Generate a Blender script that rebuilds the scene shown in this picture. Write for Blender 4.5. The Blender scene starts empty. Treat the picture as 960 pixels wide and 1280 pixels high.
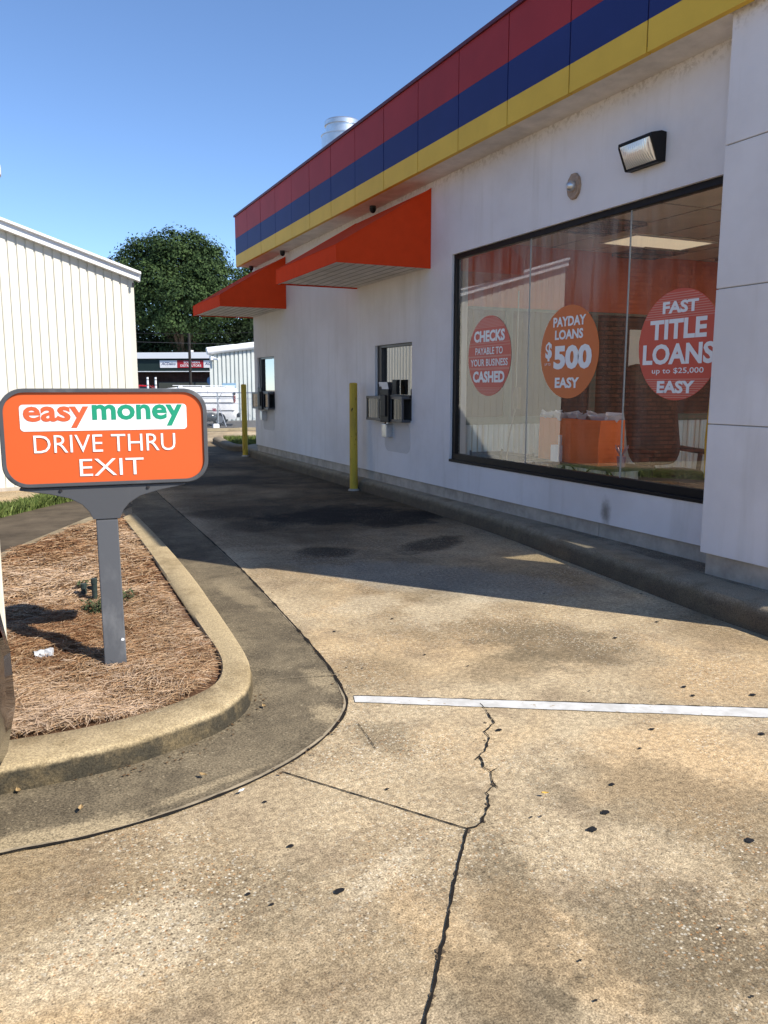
import bpy, math, random
import numpy as np
from mathutils import Vector, Matrix
random.seed(7); np.random.seed(7)
R = math.radians
SC = bpy.context.scene
COL = SC.collection

# ------------------------------------------------------------------ camera, sky, sun, exposure
F_PX, CX, CY, HOR, VX, CAM_H = 1000.0, 480.0, 640.0, 484.0, 8.0, 1.5
PITCH = math.atan((CY - HOR) / F_PX)
YAW = math.atan((CX - VX) / math.hypot(F_PX, CY - HOR))
cam = bpy.data.cameras.new('camera')
cam.sensor_fit = 'VERTICAL'; cam.sensor_height = 36.0; cam.lens = 36.0 * F_PX / 1280.0
cam.clip_start = 0.05; cam.clip_end = 2000
camo = bpy.data.objects.new('camera', cam); COL.objects.link(camo)
camo.location = (0, 0, CAM_H); camo.rotation_euler = (math.pi / 2 - PITCH, 0, -YAW)
SC.camera = camo

SUN_EL = R(42.0); SUN_AZ = math.atan2(0.605, -0.796)      # where the sun stands: behind the camera, to the right
world = bpy.data.worlds.new('World'); SC.world = world; world.use_nodes = True
wn = world.node_tree.nodes; wl = world.node_tree.links
sky = wn.new('ShaderNodeTexSky'); sky.sky_type = 'NISHITA'; sky.sun_disc = False
sky.sun_elevation = SUN_EL; sky.sun_rotation = SUN_AZ
sky.air_density = 0.85; sky.dust_density = 0.0; sky.ozone_density = 5.0; sky.altitude = 1200
wl.new(sky.outputs[0], wn['Background'].inputs['Color'])
wn['Background'].inputs['Strength'].default_value = 0.12
sun = bpy.data.lights.new('sun', 'SUN'); sun.energy = 3.9; sun.angle = R(0.5); sun.color = (1.0, 0.93, 0.82)
suno = bpy.data.objects.new('sun', sun); COL.objects.link(suno)
sd = Vector((-math.sin(SUN_AZ) * math.cos(SUN_EL), -math.cos(SUN_AZ) * math.cos(SUN_EL), -math.sin(SUN_EL)))
suno.rotation_euler = sd.to_track_quat('-Z', 'Y').to_euler(); suno.location = (20, -30, 40)
SC.view_settings.view_transform = 'Standard'; SC.view_settings.look = 'None'
SC.view_settings.gamma = 1.0; SC.view_settings.use_curve_mapping = False
SC.view_settings.exposure = 0.92

# ------------------------------------------------------------------ measuring helpers: where a point of the survey photo lies in the world
_fh = Vector((math.sin(YAW), math.cos(YAW), 0)); _rt = Vector((math.cos(YAW), -math.sin(YAW), 0))
_F = _fh * math.cos(PITCH) - Vector((0, 0, math.sin(PITCH)))
_U = Vector((0, 0, math.cos(PITCH))) + _fh * math.sin(PITCH)
_C = Vector((0, 0, CAM_H))
def ray(x, y): return _F + _rt * ((x - CX) / F_PX) - _U * ((y - CY) / F_PX)
def gz(x, y, z=0.0):
    d = ray(x, y); return _C + d * ((z - CAM_H) / d.z)
def wx(x, y, X):
    d = ray(x, y); return _C + d * (X / d.x)
def wy(x, y, Y):
    d = ray(x, y); return _C + d * (Y / d.y)
def dep(x, y, D):                      # point at horizontal distance D straight ahead of the viewpoint
    d = ray(x, y); return _C + d * (D / d.dot(_fh))

# ------------------------------------------------------------------ mesh builder
class MB:
    def __init__(s): s.v = []; s.f = []; s.m = []; s.cur = 0
    def add(s, vs, fs):
        o = len(s.v); s.v += [tuple(p) for p in vs]
        for f in fs: s.f.append(tuple(i + o for i in f)); s.m.append(s.cur)
        return s
    def mat(s, i): s.cur = i; return s
    def box(s, x0, x1, y0, y1, z0, z1):
        v = [(x0,y0,z0),(x1,y0,z0),(x1,y1,z0),(x0,y1,z0),(x0,y0,z1),(x1,y0,z1),(x1,y1,z1),(x0,y1,z1)]
        return s.add(v, [(0,3,2,1),(4,5,6,7),(0,1,5,4),(1,2,6,5),(2,3,7,6),(3,0,4,7)])
    def obox(s, c, ax, ay, az):        # centre and three half-axis vectors
        c = Vector(c); ax = Vector(ax); ay = Vector(ay); az = Vector(az)
        v = [c + ax*i + ay*j + az*k for k in (-1,1) for (i,j) in ((-1,-1),(1,-1),(1,1),(-1,1))]
        return s.add(v, [(0,3,2,1),(4,5,6,7),(0,1,5,4),(1,2,6,5),(2,3,7,6),(3,0,4,7)])
    def bar(s, p0, p1, w, d=None, up=(0,0,1)):
        p0 = Vector(p0); p1 = Vector(p1); a = (p1 - p0); L = a.length; a.normalize(); d = d or w
        u = Vector(up)
        if abs(u.dot(a)) > .95: u = Vector((1,0,0))
        b = a.cross(u).normalized(); c = b.cross(a)
        return s.obox((p0+p1)/2, a*L/2, b*w/2, c*d/2)
    def cyl(s, p0, p1, r0, r1=None, n=16, cap=True):
        p0 = Vector(p0); p1 = Vector(p1); r1 = r0 if r1 is None else r1
        a = (p1-p0).normalized(); u = Vector((0,0,1)) if abs(a.z) < .9 else Vector((1,0,0))
        b = a.cross(u).normalized(); c = a.cross(b)
        vs = []
        for p, r in ((p0,r0),(p1,r1)):
            for i in range(n):
                t = 2*math.pi*i/n; vs.append(p + b*r*math.cos(t) + c*r*math.sin(t))
        fs = [(i,(i+1)%n,n+(i+1)%n,n+i) for i in range(n)]
        if cap: fs += [tuple(range(n))[::-1], tuple(range(n,2*n))]
        return s.add(vs, fs)
    def tube(s, pts, r, n=6):
        for a, b in zip(pts[:-1], pts[1:]): s.cyl(a, b, r, r, n)
        return s
    def lathe(s, prof, c=(0,0,0), n=24):       # prof [(r,z)]
        c = Vector(c); vs = []; k = len(prof)
        for r, z in prof:
            for i in range(n):
                t = 2*math.pi*i/n; vs.append(c + Vector((r*math.cos(t), r*math.sin(t), z)))
        fs = [(j*n+i, j*n+(i+1)%n, (j+1)*n+(i+1)%n, (j+1)*n+i) for j in range(k-1) for i in range(n)]
        fs += [tuple(range(n))[::-1], tuple(range((k-1)*n, k*n))]
        return s.add(vs, fs)
    def prism(s, poly, ext):           # poly: 3d points, ext: extrusion vector
        n = len(poly); e = Vector(ext); vs = [Vector(p) for p in poly] + [Vector(p)+e for p in poly]
        return s.add(vs, [tuple(range(n))[::-1], tuple(range(n,2*n))] + [(i,(i+1)%n,n+(i+1)%n,n+i) for i in range(n)])
    def loft(s, rings, closed=False, cap=True):
        n = len(rings[0]); vs = [p for r in rings for p in r]; fs = []
        for j in range(len(rings)-1):
            for i in range(n if closed else n-1):
                fs.append((j*n+i, j*n+(i+1)%n, (j+1)*n+(i+1)%n, (j+1)*n+i))
        if closed and cap: fs += [tuple(range(n))[::-1], tuple(range((len(rings)-1)*n, len(rings)*n))]
        return s.add(vs, fs)
    def sheet(s, poly, z=None):
        return s.add([(p[0],p[1],p[2] if z is None else z) for p in poly], [tuple(range(len(poly)))])
    def strip(s, left, right): return s.loft([left, right])
    def build(s, name, mats, parent=None, base=None, smooth=False, bevel=0, recalc=True):
        if base is None: base = parent_base(parent) if parent else Vector((0,0,0))
        b = Vector(base); me = bpy.data.meshes.new(name)
        me.from_pydata([tuple(Vector(p)-b) for p in s.v], [], s.f)
        if not isinstance(mats, (list,tuple)): mats = [mats]
        for m in mats: me.materials.append(m)
        me.polygons.foreach_set('material_index', s.m)
        if recalc:
            import bmesh
            bm = bmesh.new(); bm.from_mesh(me); bmesh.ops.recalc_face_normals(bm, faces=bm.faces); bm.to_mesh(me); bm.free()
        if smooth:
            me.polygons.foreach_set('use_smooth', [True]*len(me.polygons))
            try: me.set_sharp_from_angle(angle=R(40))
            except Exception: pass
        o = bpy.data.objects.new(name, me); COL.objects.link(o)
        if parent: o.parent = parent
        else: o.location = b
        o['wbase'] = [b.x, b.y, b.z]
        if bevel:
            md = o.modifiers.new('bevel', 'BEVEL'); md.width = bevel; md.segments = 2; md.limit_method = 'ANGLE'; md.angle_limit = R(35)
        return o
def parent_base(p):
    return Vector(p['wbase'])
def tag(o, label=None, cat=None, group=None, kind=None):
    for k, v in (('label',label),('category',cat),('group',group),('kind',kind)):
        if v: o[k] = v
    return o
def thing(name, base, label, cat, group=None):
    o = bpy.data.objects.new(name, None); COL.objects.link(o); o.location = base
    o.empty_display_size = .2; o['wbase'] = list(base)
    return tag(o, label, cat, group)
def copy_thing(root, loc, rotz=None, label=None):
    c = root.copy(); COL.objects.link(c); c.location = loc
    if rotz is not None: c.rotation_euler = (0,0,rotz)
    if label: c['label'] = label
    def rec(a, b):
        for ch in list(a.children):
            d = ch.copy(); COL.objects.link(d); d.parent = b; rec(ch, d)
    rec(root, c)
    return c
def structure(mb, name, mats, **k):
    o = mb.build(name, mats, **k); o['kind'] = 'structure'; return o

# ------------------------------------------------------------------ materials
def NT(name):
    m = bpy.data.materials.new(name); m.use_nodes = True
    return m, m.node_tree.nodes, m.node_tree.links
def principled(name, col, rough=.6, metal=0, spec=None, var=0, vscale=3, bump=0, bscale=200, stain=None, coat=0, emis=None, estr=0):
    m, n, l = NT(name); p = n['Principled BSDF']
    p.inputs['Base Color'].default_value = (*col, 1); p.inputs['Roughness'].default_value = rough; p.inputs['Metallic'].default_value = metal
    if spec is None and rough >= .5: spec = .22
    if spec is not None: p.inputs['Specular IOR Level'].default_value = spec
    if coat: p.inputs['Coat Weight'].default_value = coat
    if emis: p.inputs['Emission Color'].default_value = (*emis,1); p.inputs['Emission Strength'].default_value = estr
    geo = n.new('ShaderNodeNewGeometry') if (var or bump or stain) else None
    if var:
        nz = n.new('ShaderNodeTexNoise'); nz.inputs['Scale'].default_value = vscale; nz.inputs['Detail'].default_value = 6; nz.inputs['Roughness'].default_value = .65
        l.new(geo.outputs['Position'], nz.inputs['Vector'])
        mr = n.new('ShaderNodeMapRange'); mr.inputs['From Min'].default_value = .3; mr.inputs['From Max'].default_value = .7
        mr.inputs['To Min'].default_value = 1-var; mr.inputs['To Max'].default_value = 1+var*.6
        l.new(nz.outputs['Fac'], mr.inputs['Value'])
        mx = n.new('ShaderNodeVectorMath'); mx.operation = 'SCALE'; mx.inputs[0].default_value = col
        l.new(mr.outputs[0], mx.inputs['Scale']); l.new(mx.outputs[0], p.inputs['Base Color'])
    if bump:
        nb = n.new('ShaderNodeTexNoise'); nb.inputs['Scale'].default_value = bscale; nb.inputs['Detail'].default_value = 4
        l.new(geo.outputs['Position'], nb.inputs['Vector'])
        bp = n.new('ShaderNodeBump'); bp.inputs['Strength'].default_value = bump; bp.inputs['Distance'].default_value = .004
        l.new(nb.outputs['Fac'], bp.inputs['Height']); l.new(bp.outputs[0], p.inputs['Normal'])
    return m
class G:
    """small node-graph helper"""
    def __init__(s, m): s.n = m.node_tree.nodes; s.l = m.node_tree.links; s.pos = s.n.new('ShaderNodeNewGeometry').outputs['Position']
    def node(s, t, **k):
        nd = s.n.new(t)
        for a, b in k.items(): setattr(nd, a, b)
        return nd
    def inp(s, sock, v):
        if hasattr(v, 'is_output'): s.l.new(v, sock)
        else: sock.default_value = v
    def math(s, op, a, b=0.0, c=0.0, clamp=False):
        nd = s.node('ShaderNodeMath', operation=op, use_clamp=clamp)
        for i, v in enumerate((a,b,c)): s.inp(nd.inputs[i], v)
        return nd.outputs[0]
    def noise(s, scale, detail=5, rough=.6, vec=None, dist=0):
        nd = s.node('ShaderNodeTexNoise'); s.inp(nd.inputs['Scale'], scale); nd.inputs['Detail'].default_value = detail
        nd.inputs['Roughness'].default_value = rough; nd.inputs['Distortion'].default_value = dist
        s.l.new(vec if vec is not None else s.pos, nd.inputs['Vector']); return nd.outputs['Fac']
    def voro(s, scale, out='Color', vec=None):
        nd = s.node('ShaderNodeTexVoronoi'); nd.inputs['Scale'].default_value = scale
        s.l.new(vec if vec is not None else s.pos, nd.inputs['Vector']); return nd.outputs[out]
    def ramp(s, v, a, b, lo=0.0, hi=1.0, smooth=True):
        nd = s.node('ShaderNodeMapRange', interpolation_type='SMOOTHSTEP' if smooth else 'LINEAR')
        s.inp(nd.inputs['Value'], v)
        for k, x in (('From Min',a),('From Max',b),('To Min',lo),('To Max',hi)): nd.inputs[k].default_value = x
        return nd.outputs[0]
    def mix(s, f, a, b, blend='MIX'):
        nd = s.node('ShaderNodeMix', data_type='RGBA', blend_type=blend)
        s.inp(nd.inputs[0], f)
        for i, v in ((6,a),(7,b)):
            if hasattr(v,'is_output'): s.l.new(v, nd.inputs[i])
            else: nd.inputs[i].default_value = (*v[:3],1)
        return nd.outputs[2]
    def xyz(s):
        nd = s.node('ShaderNodeSeparateXYZ'); s.l.new(s.pos, nd.inputs[0]); return nd.outputs
    def scaled(s, sx, sy, sz):
        nd = s.node('ShaderNodeVectorMath', operation='MULTIPLY'); s.l.new(s.pos, nd.inputs[0]); nd.inputs[1].default_value = (sx,sy,sz); return nd.outputs[0]
    def blob(s, c, rx, ry, rot=0, soft=.5, wob=.5, nscale=2.5):
        """an irregular stain with its centre at c: 1 inside, 0 outside"""
        X, Y, Z = s.xyz(); a = math.cos(rot); b = math.sin(rot)
        dx = s.math('SUBTRACT', X, c[0]); dy = s.math('SUBTRACT', Y, c[1])
        u = s.math('ADD', s.math('MULTIPLY', dx, a/rx), s.math('MULTIPLY', dy, b/rx))
        v = s.math('ADD', s.math('MULTIPLY', dx, -b/ry), s.math('MULTIPLY', dy, a/ry))
        r = s.math('SQRT', s.math('ADD', s.math('MULTIPLY', u, u), s.math('MULTIPLY', v, v)))
        r = s.math('ADD', r, s.math('MULTIPLY', s.math('SUBTRACT', s.noise(nscale, 5, .65), .5), wob*2))
        b_ = s.ramp(r, 1-soft, 1+soft*.6, 1, 0)
        gr = s.noise(32, 5, .78)
        return s.ramp(s.math('ADD', b_, s.math('MULTIPLY', s.math('SUBTRACT', gr, .5), 1.1)), .18, .85)
    def out(s, m, col=None, rough=None, bump=None, bstr=.5, bdist=.004):
        p = s.n['Principled BSDF']; p.inputs['Specular IOR Level'].default_value = .18
        if col is not None: s.l.new(col, p.inputs['Base Color'])
        if rough is not None: s.inp(p.inputs['Roughness'], rough)
        if bump is not None:
            b = s.node('ShaderNodeBump'); b.inputs['Strength'].default_value = bstr; b.inputs['Distance'].default_value = bdist
            s.l.new(bump, b.inputs['Height']); s.l.new(b.outputs[0], p.inputs['Normal'])
        return m

def concrete_mat(name, base=(.54,.44,.295), dark=(.30,.228,.145), stains=True, pebble=.8):
    m, n, l = NT(name); g = G(m)
    big = g.noise(.55, 6, .62, dist=.4); mid = g.noise(3.2, 7, .7); fine = g.noise(38, 5, .75); grit = g.noise(170, 3, .7)
    c = g.mix(g.ramp(big, .36, .66), base, (dark[0]*.9, dark[1]*.88, dark[2]*.82))
    c = g.mix(g.math('MULTIPLY', g.ramp(g.noise(.8, 5, .6, dist=.8), .50, .64), .7), c, (base[0]*1.08, base[1]*.98, base[2]*.86))
    c = g.mix(g.math('MULTIPLY', g.ramp(mid, .45, .68), .55), c, (dark[0]*.8, dark[1]*.8, dark[2]*.85))
    c = g.mix(g.math('MULTIPLY', g.ramp(g.noise(1.3, 5, .6), .52, .72), .55), c, (base[0]*1.18, base[1]*1.16, base[2]*1.12))
    if stains:
        X, Y, Z = g.xyz()
        # car grime over the drive-through lane, darkened further to deepen the building's shade
        lane = g.math('MULTIPLY', g.ramp(Y, 5.0, 9.0), g.ramp(Y, 25, 19.5))
        lane = g.math('MULTIPLY', lane, g.ramp(X, 1.5, 2.3)); lane = g.math('MULTIPLY', lane, g.ramp(X, 6, 5.2))
        lane = g.math('MULTIPLY', lane, g.ramp(big, .25, .6, .72, .97))
        worn = g.ramp(g.noise(.9, 7, .72, g.scaled(1.0,.55,1), dist=.6), .34, .68)
        tint = g.mix(worn, (.30,.265,.23), (.105,.090,.075))
        c = g.mix(lane, c, g.mix(1.0, c, tint, 'MULTIPLY'))
        skid = g.ramp(g.noise(1.0, 4, .7, g.scaled(9,.35,1)), .56, .72)
        c = g.mix(g.math('MULTIPLY', g.math('MULTIPLY', skid, g.ramp(Y, 2.6, 5.5)), g.math('MULTIPLY', g.ramp(X,1.6,2.2), .32)), c, (.10,.085,.065))
        scuff = g.ramp(g.noise(1.0, 5, .7, g.scaled(1.6,13,1), dist=.5), .60, .74)
        c = g.mix(g.math('MULTIPLY', scuff, .45), c, (.62,.54,.40))
        c = g.mix(g.math('MULTIPLY', g.blob((3.0,5.4), 1.3, .55, 2.3, .6, .6), .55), c, (.34,.32,.27))
        oil = [(gz(415,644),1.0,.70,.2,1.0),(gz(500,648),.8,.5,.5,.9),(gz(405,690),.32,.28,0,.8),(gz(540,680),.55,.25,.5,.8),(gz(300,640),.8,.5,0,.55),
               (gz(270,600),.9,.8,0,.7),(gz(235,572),.8,1.2,.2,.5),(gz(330,655),.6,.45,.4,.55)]
        for p, rx, ry, ro, k in oil:
            c = g.mix(g.math('MULTIPLY', g.blob(p, rx, ry, ro, .7, .75, 3.2), k), c, (.012,.010,.009))
        for p, rx, ry, ro, k in [(gz(860,960),.55,.45,.5,.7),(gz(560,1180),.10,.45,.1,.4),(gz(700,1180),.16,.4,.1,.5),(gz(900,850),.5,.35,.3,.5),(gz(100,1240),.25,.2,.3,.45),(gz(330,800),.3,.5,.2,.0)]:
            c = g.mix(g.math('MULTIPLY', g.blob(p, rx, ry, ro, .8, .7, 4), k), c, (.60,.43,.245))
        for p, rx, ry, ro, k in [(gz(150,1180),.35,.22,.3,.55),(gz(480,1090),.25,.06,.5,.5),(gz(560,760),.6,.3,.6,.5),(gz(460,755),.35,.25,.3,.45)]:
            c = g.mix(g.math('MULTIPLY', g.blob(p, rx, ry, ro, .8, .8, 5), k), c, (.64,.55,.40))
        grey = [(gz(690,805),.42,.5,.6,.6),(gz(640,830),.45,.25,.3,.45),(gz(545,745),.3,.25,.9,.35),(gz(880,1010),.35,.7,.6,.5),(gz(640,1120),.12,.5,-.3,.55),(gz(480,920),.16,.2,0,.5),
                (gz(860,1190),.3,.35,.5,.6),(gz(330,1120),.22,.2,0,.35),(gz(460,840),.35,.3,.3,.4),(gz(350,790),.2,.5,.1,.3),(gz(630,1250),.16,.25,0,.6)]
        for p, rx, ry, ro, k in grey:
            c = g.mix(g.math('MULTIPLY', g.blob(p, rx, ry, ro, .85, .9, 6), k), c, (.125,.100,.064))
    # exposed aggregate: small tan, brown, grey and pale pebbles
    vo = g.node('ShaderNodeTexVoronoi'); vo.inputs['Scale'].default_value = 95; vo.inputs['Randomness'].default_value = 1
    l.new(g.pos, vo.inputs['Vector'])
    hs = g.node('ShaderNodeSeparateColor'); l.new(vo.outputs['Color'], hs.inputs[0])
    peb = g.mix(g.ramp(hs.outputs[0], .1, .9, smooth=False), (.10,.07,.045), (.62,.52,.36))
    peb = g.mix(g.ramp(hs.outputs[1], .8, .86), peb, (.42,.22,.09))
    peb = g.mix(g.ramp(hs.outputs[2], .86, .9), peb, (.66,.62,.52))
    expo = g.ramp(g.noise(1.1, 6, .7), .40, .66)
    if stains: expo = g.math('MAXIMUM', expo, g.blob(gz(215,1140), .42, .30, .4, .8, .7, 4))
    pm = g.math('MULTIPLY', expo, pebble)
    pm = g.math('MULTIPLY', pm, g.ramp(vo.outputs['Distance'], .55, .25))
    if stains: pm = g.math('MULTIPLY', pm, g.math('SUBTRACT', 1.0, g.math('MULTIPLY', lane, .75)))
    c = g.mix(pm, c, peb)
    c = g.mix(1.0, c, g.mix(g.ramp(fine, .3, .72), (.60,.59,.57), (1.26,1.25,1.22)), 'MULTIPLY')
    c = g.mix(1.0, c, g.mix(g.ramp(grit, .3, .7), (.52,.50,.48), (1.38,1.38,1.36)), 'MULTIPLY')
    c = g.mix(g.math('MULTIPLY', g.ramp(g.noise(75, 2, .5), .64, .70), .7), c, (.07,.058,.042))
    rough = .9
    h = g.math('ADD', g.math('MULTIPLY', fine, .5), g.math('MULTIPLY', grit, .5))
    h = g.math('ADD', h, g.math('MULTIPLY', g.math('MULTIPLY', pm, vo.outputs['Distance']), -.6))
    return g.out(m, c, rough, h, .55, .006)

def plain_concrete(name, base, dark, moss=None, mossamt=0, edge=None):
    m, n, l = NT(name); g = G(m)
    c = g.mix(g.ramp(g.noise(1.6,7,.68), .36, .66), base, dark)
    c = g.mix(g.math('MULTIPLY', g.ramp(g.noise(7,6,.7), .5, .7), .5), c, (dark[0]*.55, dark[1]*.55, dark[2]*.55))
    if moss: c = g.mix(g.math('MULTIPLY', g.ramp(g.noise(2.4,7,.72), .42, .6), mossamt), c, moss)
    if edge:      # bleached, worn patches beside the expansion joint
        for p, rx, ry, ro, k in [(gz(60,1050),.40,.07,0,.75),(gz(130,1035),.18,.09,.2,.5),(gz(415,895),.10,.16,.3,.7),(gz(400,850),.08,.20,.1,.45),(gz(260,985),.3,.03,.3,.5),(gz(230,905),.09,.03,.5,.4),(gz(300,745),.10,.5,.1,.35)]:
            c = g.mix(g.math('MULTIPLY', g.blob(p, rx, ry, ro, .8, .7, 7), k), c, (.40,.32,.20))
        c = g.mix(g.math('MULTIPLY', g.ramp(g.noise(55,2,.5), .66, .71), .55), c, (.36,.30,.20))
    c = g.mix(1.0, c, g.mix(g.ramp(g.noise(120,4,.75), .3, .7), (.40,.40,.40), (1.5,1.5,1.48)), 'MULTIPLY')
    return g.out(m, c, .92, g.noise(95,5,.7), .5, .006)

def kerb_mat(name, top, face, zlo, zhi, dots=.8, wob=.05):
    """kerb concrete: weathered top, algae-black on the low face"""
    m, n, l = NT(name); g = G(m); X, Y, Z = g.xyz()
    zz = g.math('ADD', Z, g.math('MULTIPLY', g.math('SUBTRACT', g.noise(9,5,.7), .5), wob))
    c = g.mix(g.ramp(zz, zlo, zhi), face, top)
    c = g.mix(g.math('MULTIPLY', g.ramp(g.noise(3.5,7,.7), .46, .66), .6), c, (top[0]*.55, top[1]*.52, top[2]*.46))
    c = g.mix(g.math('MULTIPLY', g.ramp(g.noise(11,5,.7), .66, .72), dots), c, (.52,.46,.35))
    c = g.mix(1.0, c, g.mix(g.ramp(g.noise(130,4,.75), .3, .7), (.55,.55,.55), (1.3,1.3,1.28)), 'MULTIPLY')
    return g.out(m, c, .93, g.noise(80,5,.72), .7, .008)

def stucco_mat():
    m, n, l = NT('white_stucco'); g = G(m); X, Y, Z = g.xyz()
    c = g.mix(g.ramp(g.noise(.9,6,.6), .35, .7), (.76,.735,.74), (.66,.63,.625))
    streak = g.noise(1, 5, .6, g.scaled(5,5,.5))
    c = g.mix(g.math('MULTIPLY', g.ramp(streak, .5, .75), .35), c, (.52,.49,.45))
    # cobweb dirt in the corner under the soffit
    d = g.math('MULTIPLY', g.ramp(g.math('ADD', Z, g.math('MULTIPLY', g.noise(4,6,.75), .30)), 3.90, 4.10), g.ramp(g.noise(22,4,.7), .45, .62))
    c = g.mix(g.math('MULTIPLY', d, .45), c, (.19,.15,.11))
    # tan discolouring between the awnings
    tan = g.math('MULTIPLY', g.ramp(Y, 8.6, 11.5), g.ramp(g.math('ADD', Z, g.noise(.8,5,.6)), 1.6, 3.6))
    c = g.mix(g.math('MULTIPLY', tan, .5), c, (.52,.44,.36))
    sp = wx(757,640,4.737); dz = g.math('SUBTRACT', Z, sp.z); dy = g.math('SUBTRACT', Y, sp.y)
    r = g.math('SQRT', g.math('ADD', g.math('MULTIPLY', g.math('MULTIPLY', dy, dy), 150), g.math('MULTIPLY', g.math('MULTIPLY', dz, dz), 45)))
    r = g.math('ADD', r, g.math('MULTIPLY', g.noise(14,5,.7), .9))
    c = g.mix(g.math('MULTIPLY', g.ramp(r, 1.5, .6), .75), c, (.13,.11,.085))
    h = g.math('ADD', g.noise(260,4,.7), g.math('MULTIPLY', g.noise(60,4,.6), .8))
    return g.out(m, c, .75, h, .28, .006)

def glass_mat(name, tint=(.86,.88,.86), f0=.06, extra=0.0, dirt=0):
    """window glass: clear pass-through mixed with a sharp reflection"""
    m, n, l = NT(name); n.remove(n['Principled BSDF']); g = G(m)
    tr = g.node('ShaderNodeBsdfTransparent'); tr.inputs[0].default_value = (*tint,1)
    gl = g.node('ShaderNodeBsdfGlossy'); gl.inputs['Roughness'].default_value = .004; gl.inputs['Color'].default_value = (.95,.97,1,1)
    gn = g.pos.node
    dt = g.node('ShaderNodeVectorMath', operation='DOT_PRODUCT'); l.new(gn.outputs['Normal'], dt.inputs[0]); l.new(gn.outputs['Incoming'], dt.inputs[1])
    sch = g.math('POWER', g.math('SUBTRACT', 1.0, g.math('ABSOLUTE', dt.outputs['Value']), clamp=True), 5.0)
    fac = g.math('ADD', g.math('ADD', g.math('MULTIPLY', sch, 1.0-f0), f0), extra, clamp=True)
    mx = g.node('ShaderNodeMixShader'); l.new(fac, mx.inputs[0]); l.new(tr.outputs[0], mx.inputs[1]); l.new(gl.outputs[0], mx.inputs[2])
    if dirt:
        X, Y, Z = g.xyz()
        st = g.noise(1, 6, .65, g.scaled(1,5.5,.5), dist=.3)
        band = g.math('MULTIPLY', g.ramp(g.math('ADD', Z, g.math('MULTIPLY', st, .9)), 2.35, 3.1), g.ramp(Y, 4.6, 6.0))
        amt = g.math('ADD', g.math('MULTIPLY', g.ramp(st, .35, .75), .07), g.math('MULTIPLY', g.math('MULTIPLY', band, g.ramp(g.noise(1,5,.6,g.scaled(1,9,.7)), .3, .65)), dirt))
        df = g.node('ShaderNodeBsdfDiffuse'); df.inputs['Color'].default_value = (.72,.66,.58,1)
        m2 = g.node('ShaderNodeMixShader'); l.new(amt, m2.inputs[0]); l.new(mx.outputs[0], m2.inputs[1]); l.new(df.outputs[0], m2.inputs[2]); mx = m2
    l.new(mx.outputs[0], n['Material Output'].inputs[0])
    return m

def brick_mat(name, c1, c2, mortar, scale=1.0, axis='XZ'):
    m, n, l = NT(name); g = G(m); X, Y, Z = g.xyz()
    cb = g.node('ShaderNodeCombineXYZ'); l.new(g.math('ADD', X, Y), cb.inputs[0]); l.new(Z, cb.inputs[1])
    b = g.node('ShaderNodeTexBrick'); l.new(cb.outputs[0], b.inputs['Vector'])
    b.inputs['Color1'].default_value = (*c1,1); b.inputs['Color2'].default_value = (*c2,1); b.inputs['Mortar'].default_value = (*mortar,1)
    b.inputs['Scale'].default_value = 1; b.inputs['Brick Width'].default_value = .21*scale; b.inputs['Row Height'].default_value = .075*scale; b.inputs['Mortar Size'].default_value = .010*scale
    c = g.mix(1.0, b.outputs['Color'], g.mix(g.ramp(g.noise(3,5,.6), .3,.7), (.7,.7,.7), (1.15,1.15,1.15)), 'MULTIPLY')
    return g.out(m, c, .85, b.outputs['Fac'], .4, -.006)

def straw_mat():
    m, n, l = NT('pine_straw'); g = G(m)
    at = g.node('ShaderNodeAttribute', attribute_name='tone')
    rp = g.node('ShaderNodeValToRGB'); l.new(at.outputs['Fac'], rp.inputs[0])
    e = rp.color_ramp.elements; e[0].color = (.10,.045,.022,1); e[1].color = (.50,.37,.26,1)
    for pos, c in ((.25,(.20,.092,.042,1)),(.55,(.33,.195,.10,1)),(.8,(.43,.30,.18,1))):
        x = e.new(pos); x.color = c
    return g.out(m, rp.outputs[0], .7)
def leaf_mat(name, a, b):
    m, n, l = NT(name); g = G(m); at = g.node('ShaderNodeAttribute', attribute_name='tone')
    return g.out(m, g.mix(at.outputs['Fac'], a, b), .75)

M = {}
M['concrete'] = concrete_mat('tan_concrete')
M['apron'] = plain_concrete('gutter_concrete', (.22,.178,.115), (.13,.105,.070), moss=(.078,.064,.044), mossamt=.5, edge=1)
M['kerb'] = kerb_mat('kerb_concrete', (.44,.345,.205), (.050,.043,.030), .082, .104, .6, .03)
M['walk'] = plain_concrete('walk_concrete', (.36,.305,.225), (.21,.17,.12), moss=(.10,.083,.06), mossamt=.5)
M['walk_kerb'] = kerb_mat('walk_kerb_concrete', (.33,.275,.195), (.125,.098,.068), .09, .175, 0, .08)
M['strip'] = plain_concrete('edging_concrete', (.36,.30,.20), (.24,.19,.12))
M['asphalt'] = principled('old_asphalt', (.105,.083,.058), .9, var=.5, vscale=2.2, bump=.6, bscale=180)
M['soil'] = principled('mulch_soil', (.115,.062,.034), .95, var=.6, vscale=14, bump=1, bscale=60)
M['joint'] = principled('joint_dark', (.016,.013,.010), .95, var=.4, vscale=30)
M['lip'] = principled('joint_lip', (.34,.28,.19), .9, var=.5, vscale=12)
M['gum'] = principled('old_gum', (.014,.014,.015), .7)
M['white_line'] = None
M['stucco'] = stucco_mat()
M['stucco_patch'] = principled('patched_stucco', (.58,.56,.555), .75, var=.06, vscale=4, bump=.2)
M['found'] = principled('grey_foundation', (.44,.39,.33), .85, var=.3, vscale=5, bump=.4, bscale=120)
M['soffit'] = principled('soffit_paint', (.72,.68,.64), .7, var=.2, vscale=4, bump=.15)
M['red'] = principled('fascia_red', (.34,.031,.034), .6, var=.14, vscale=1.3)
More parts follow.
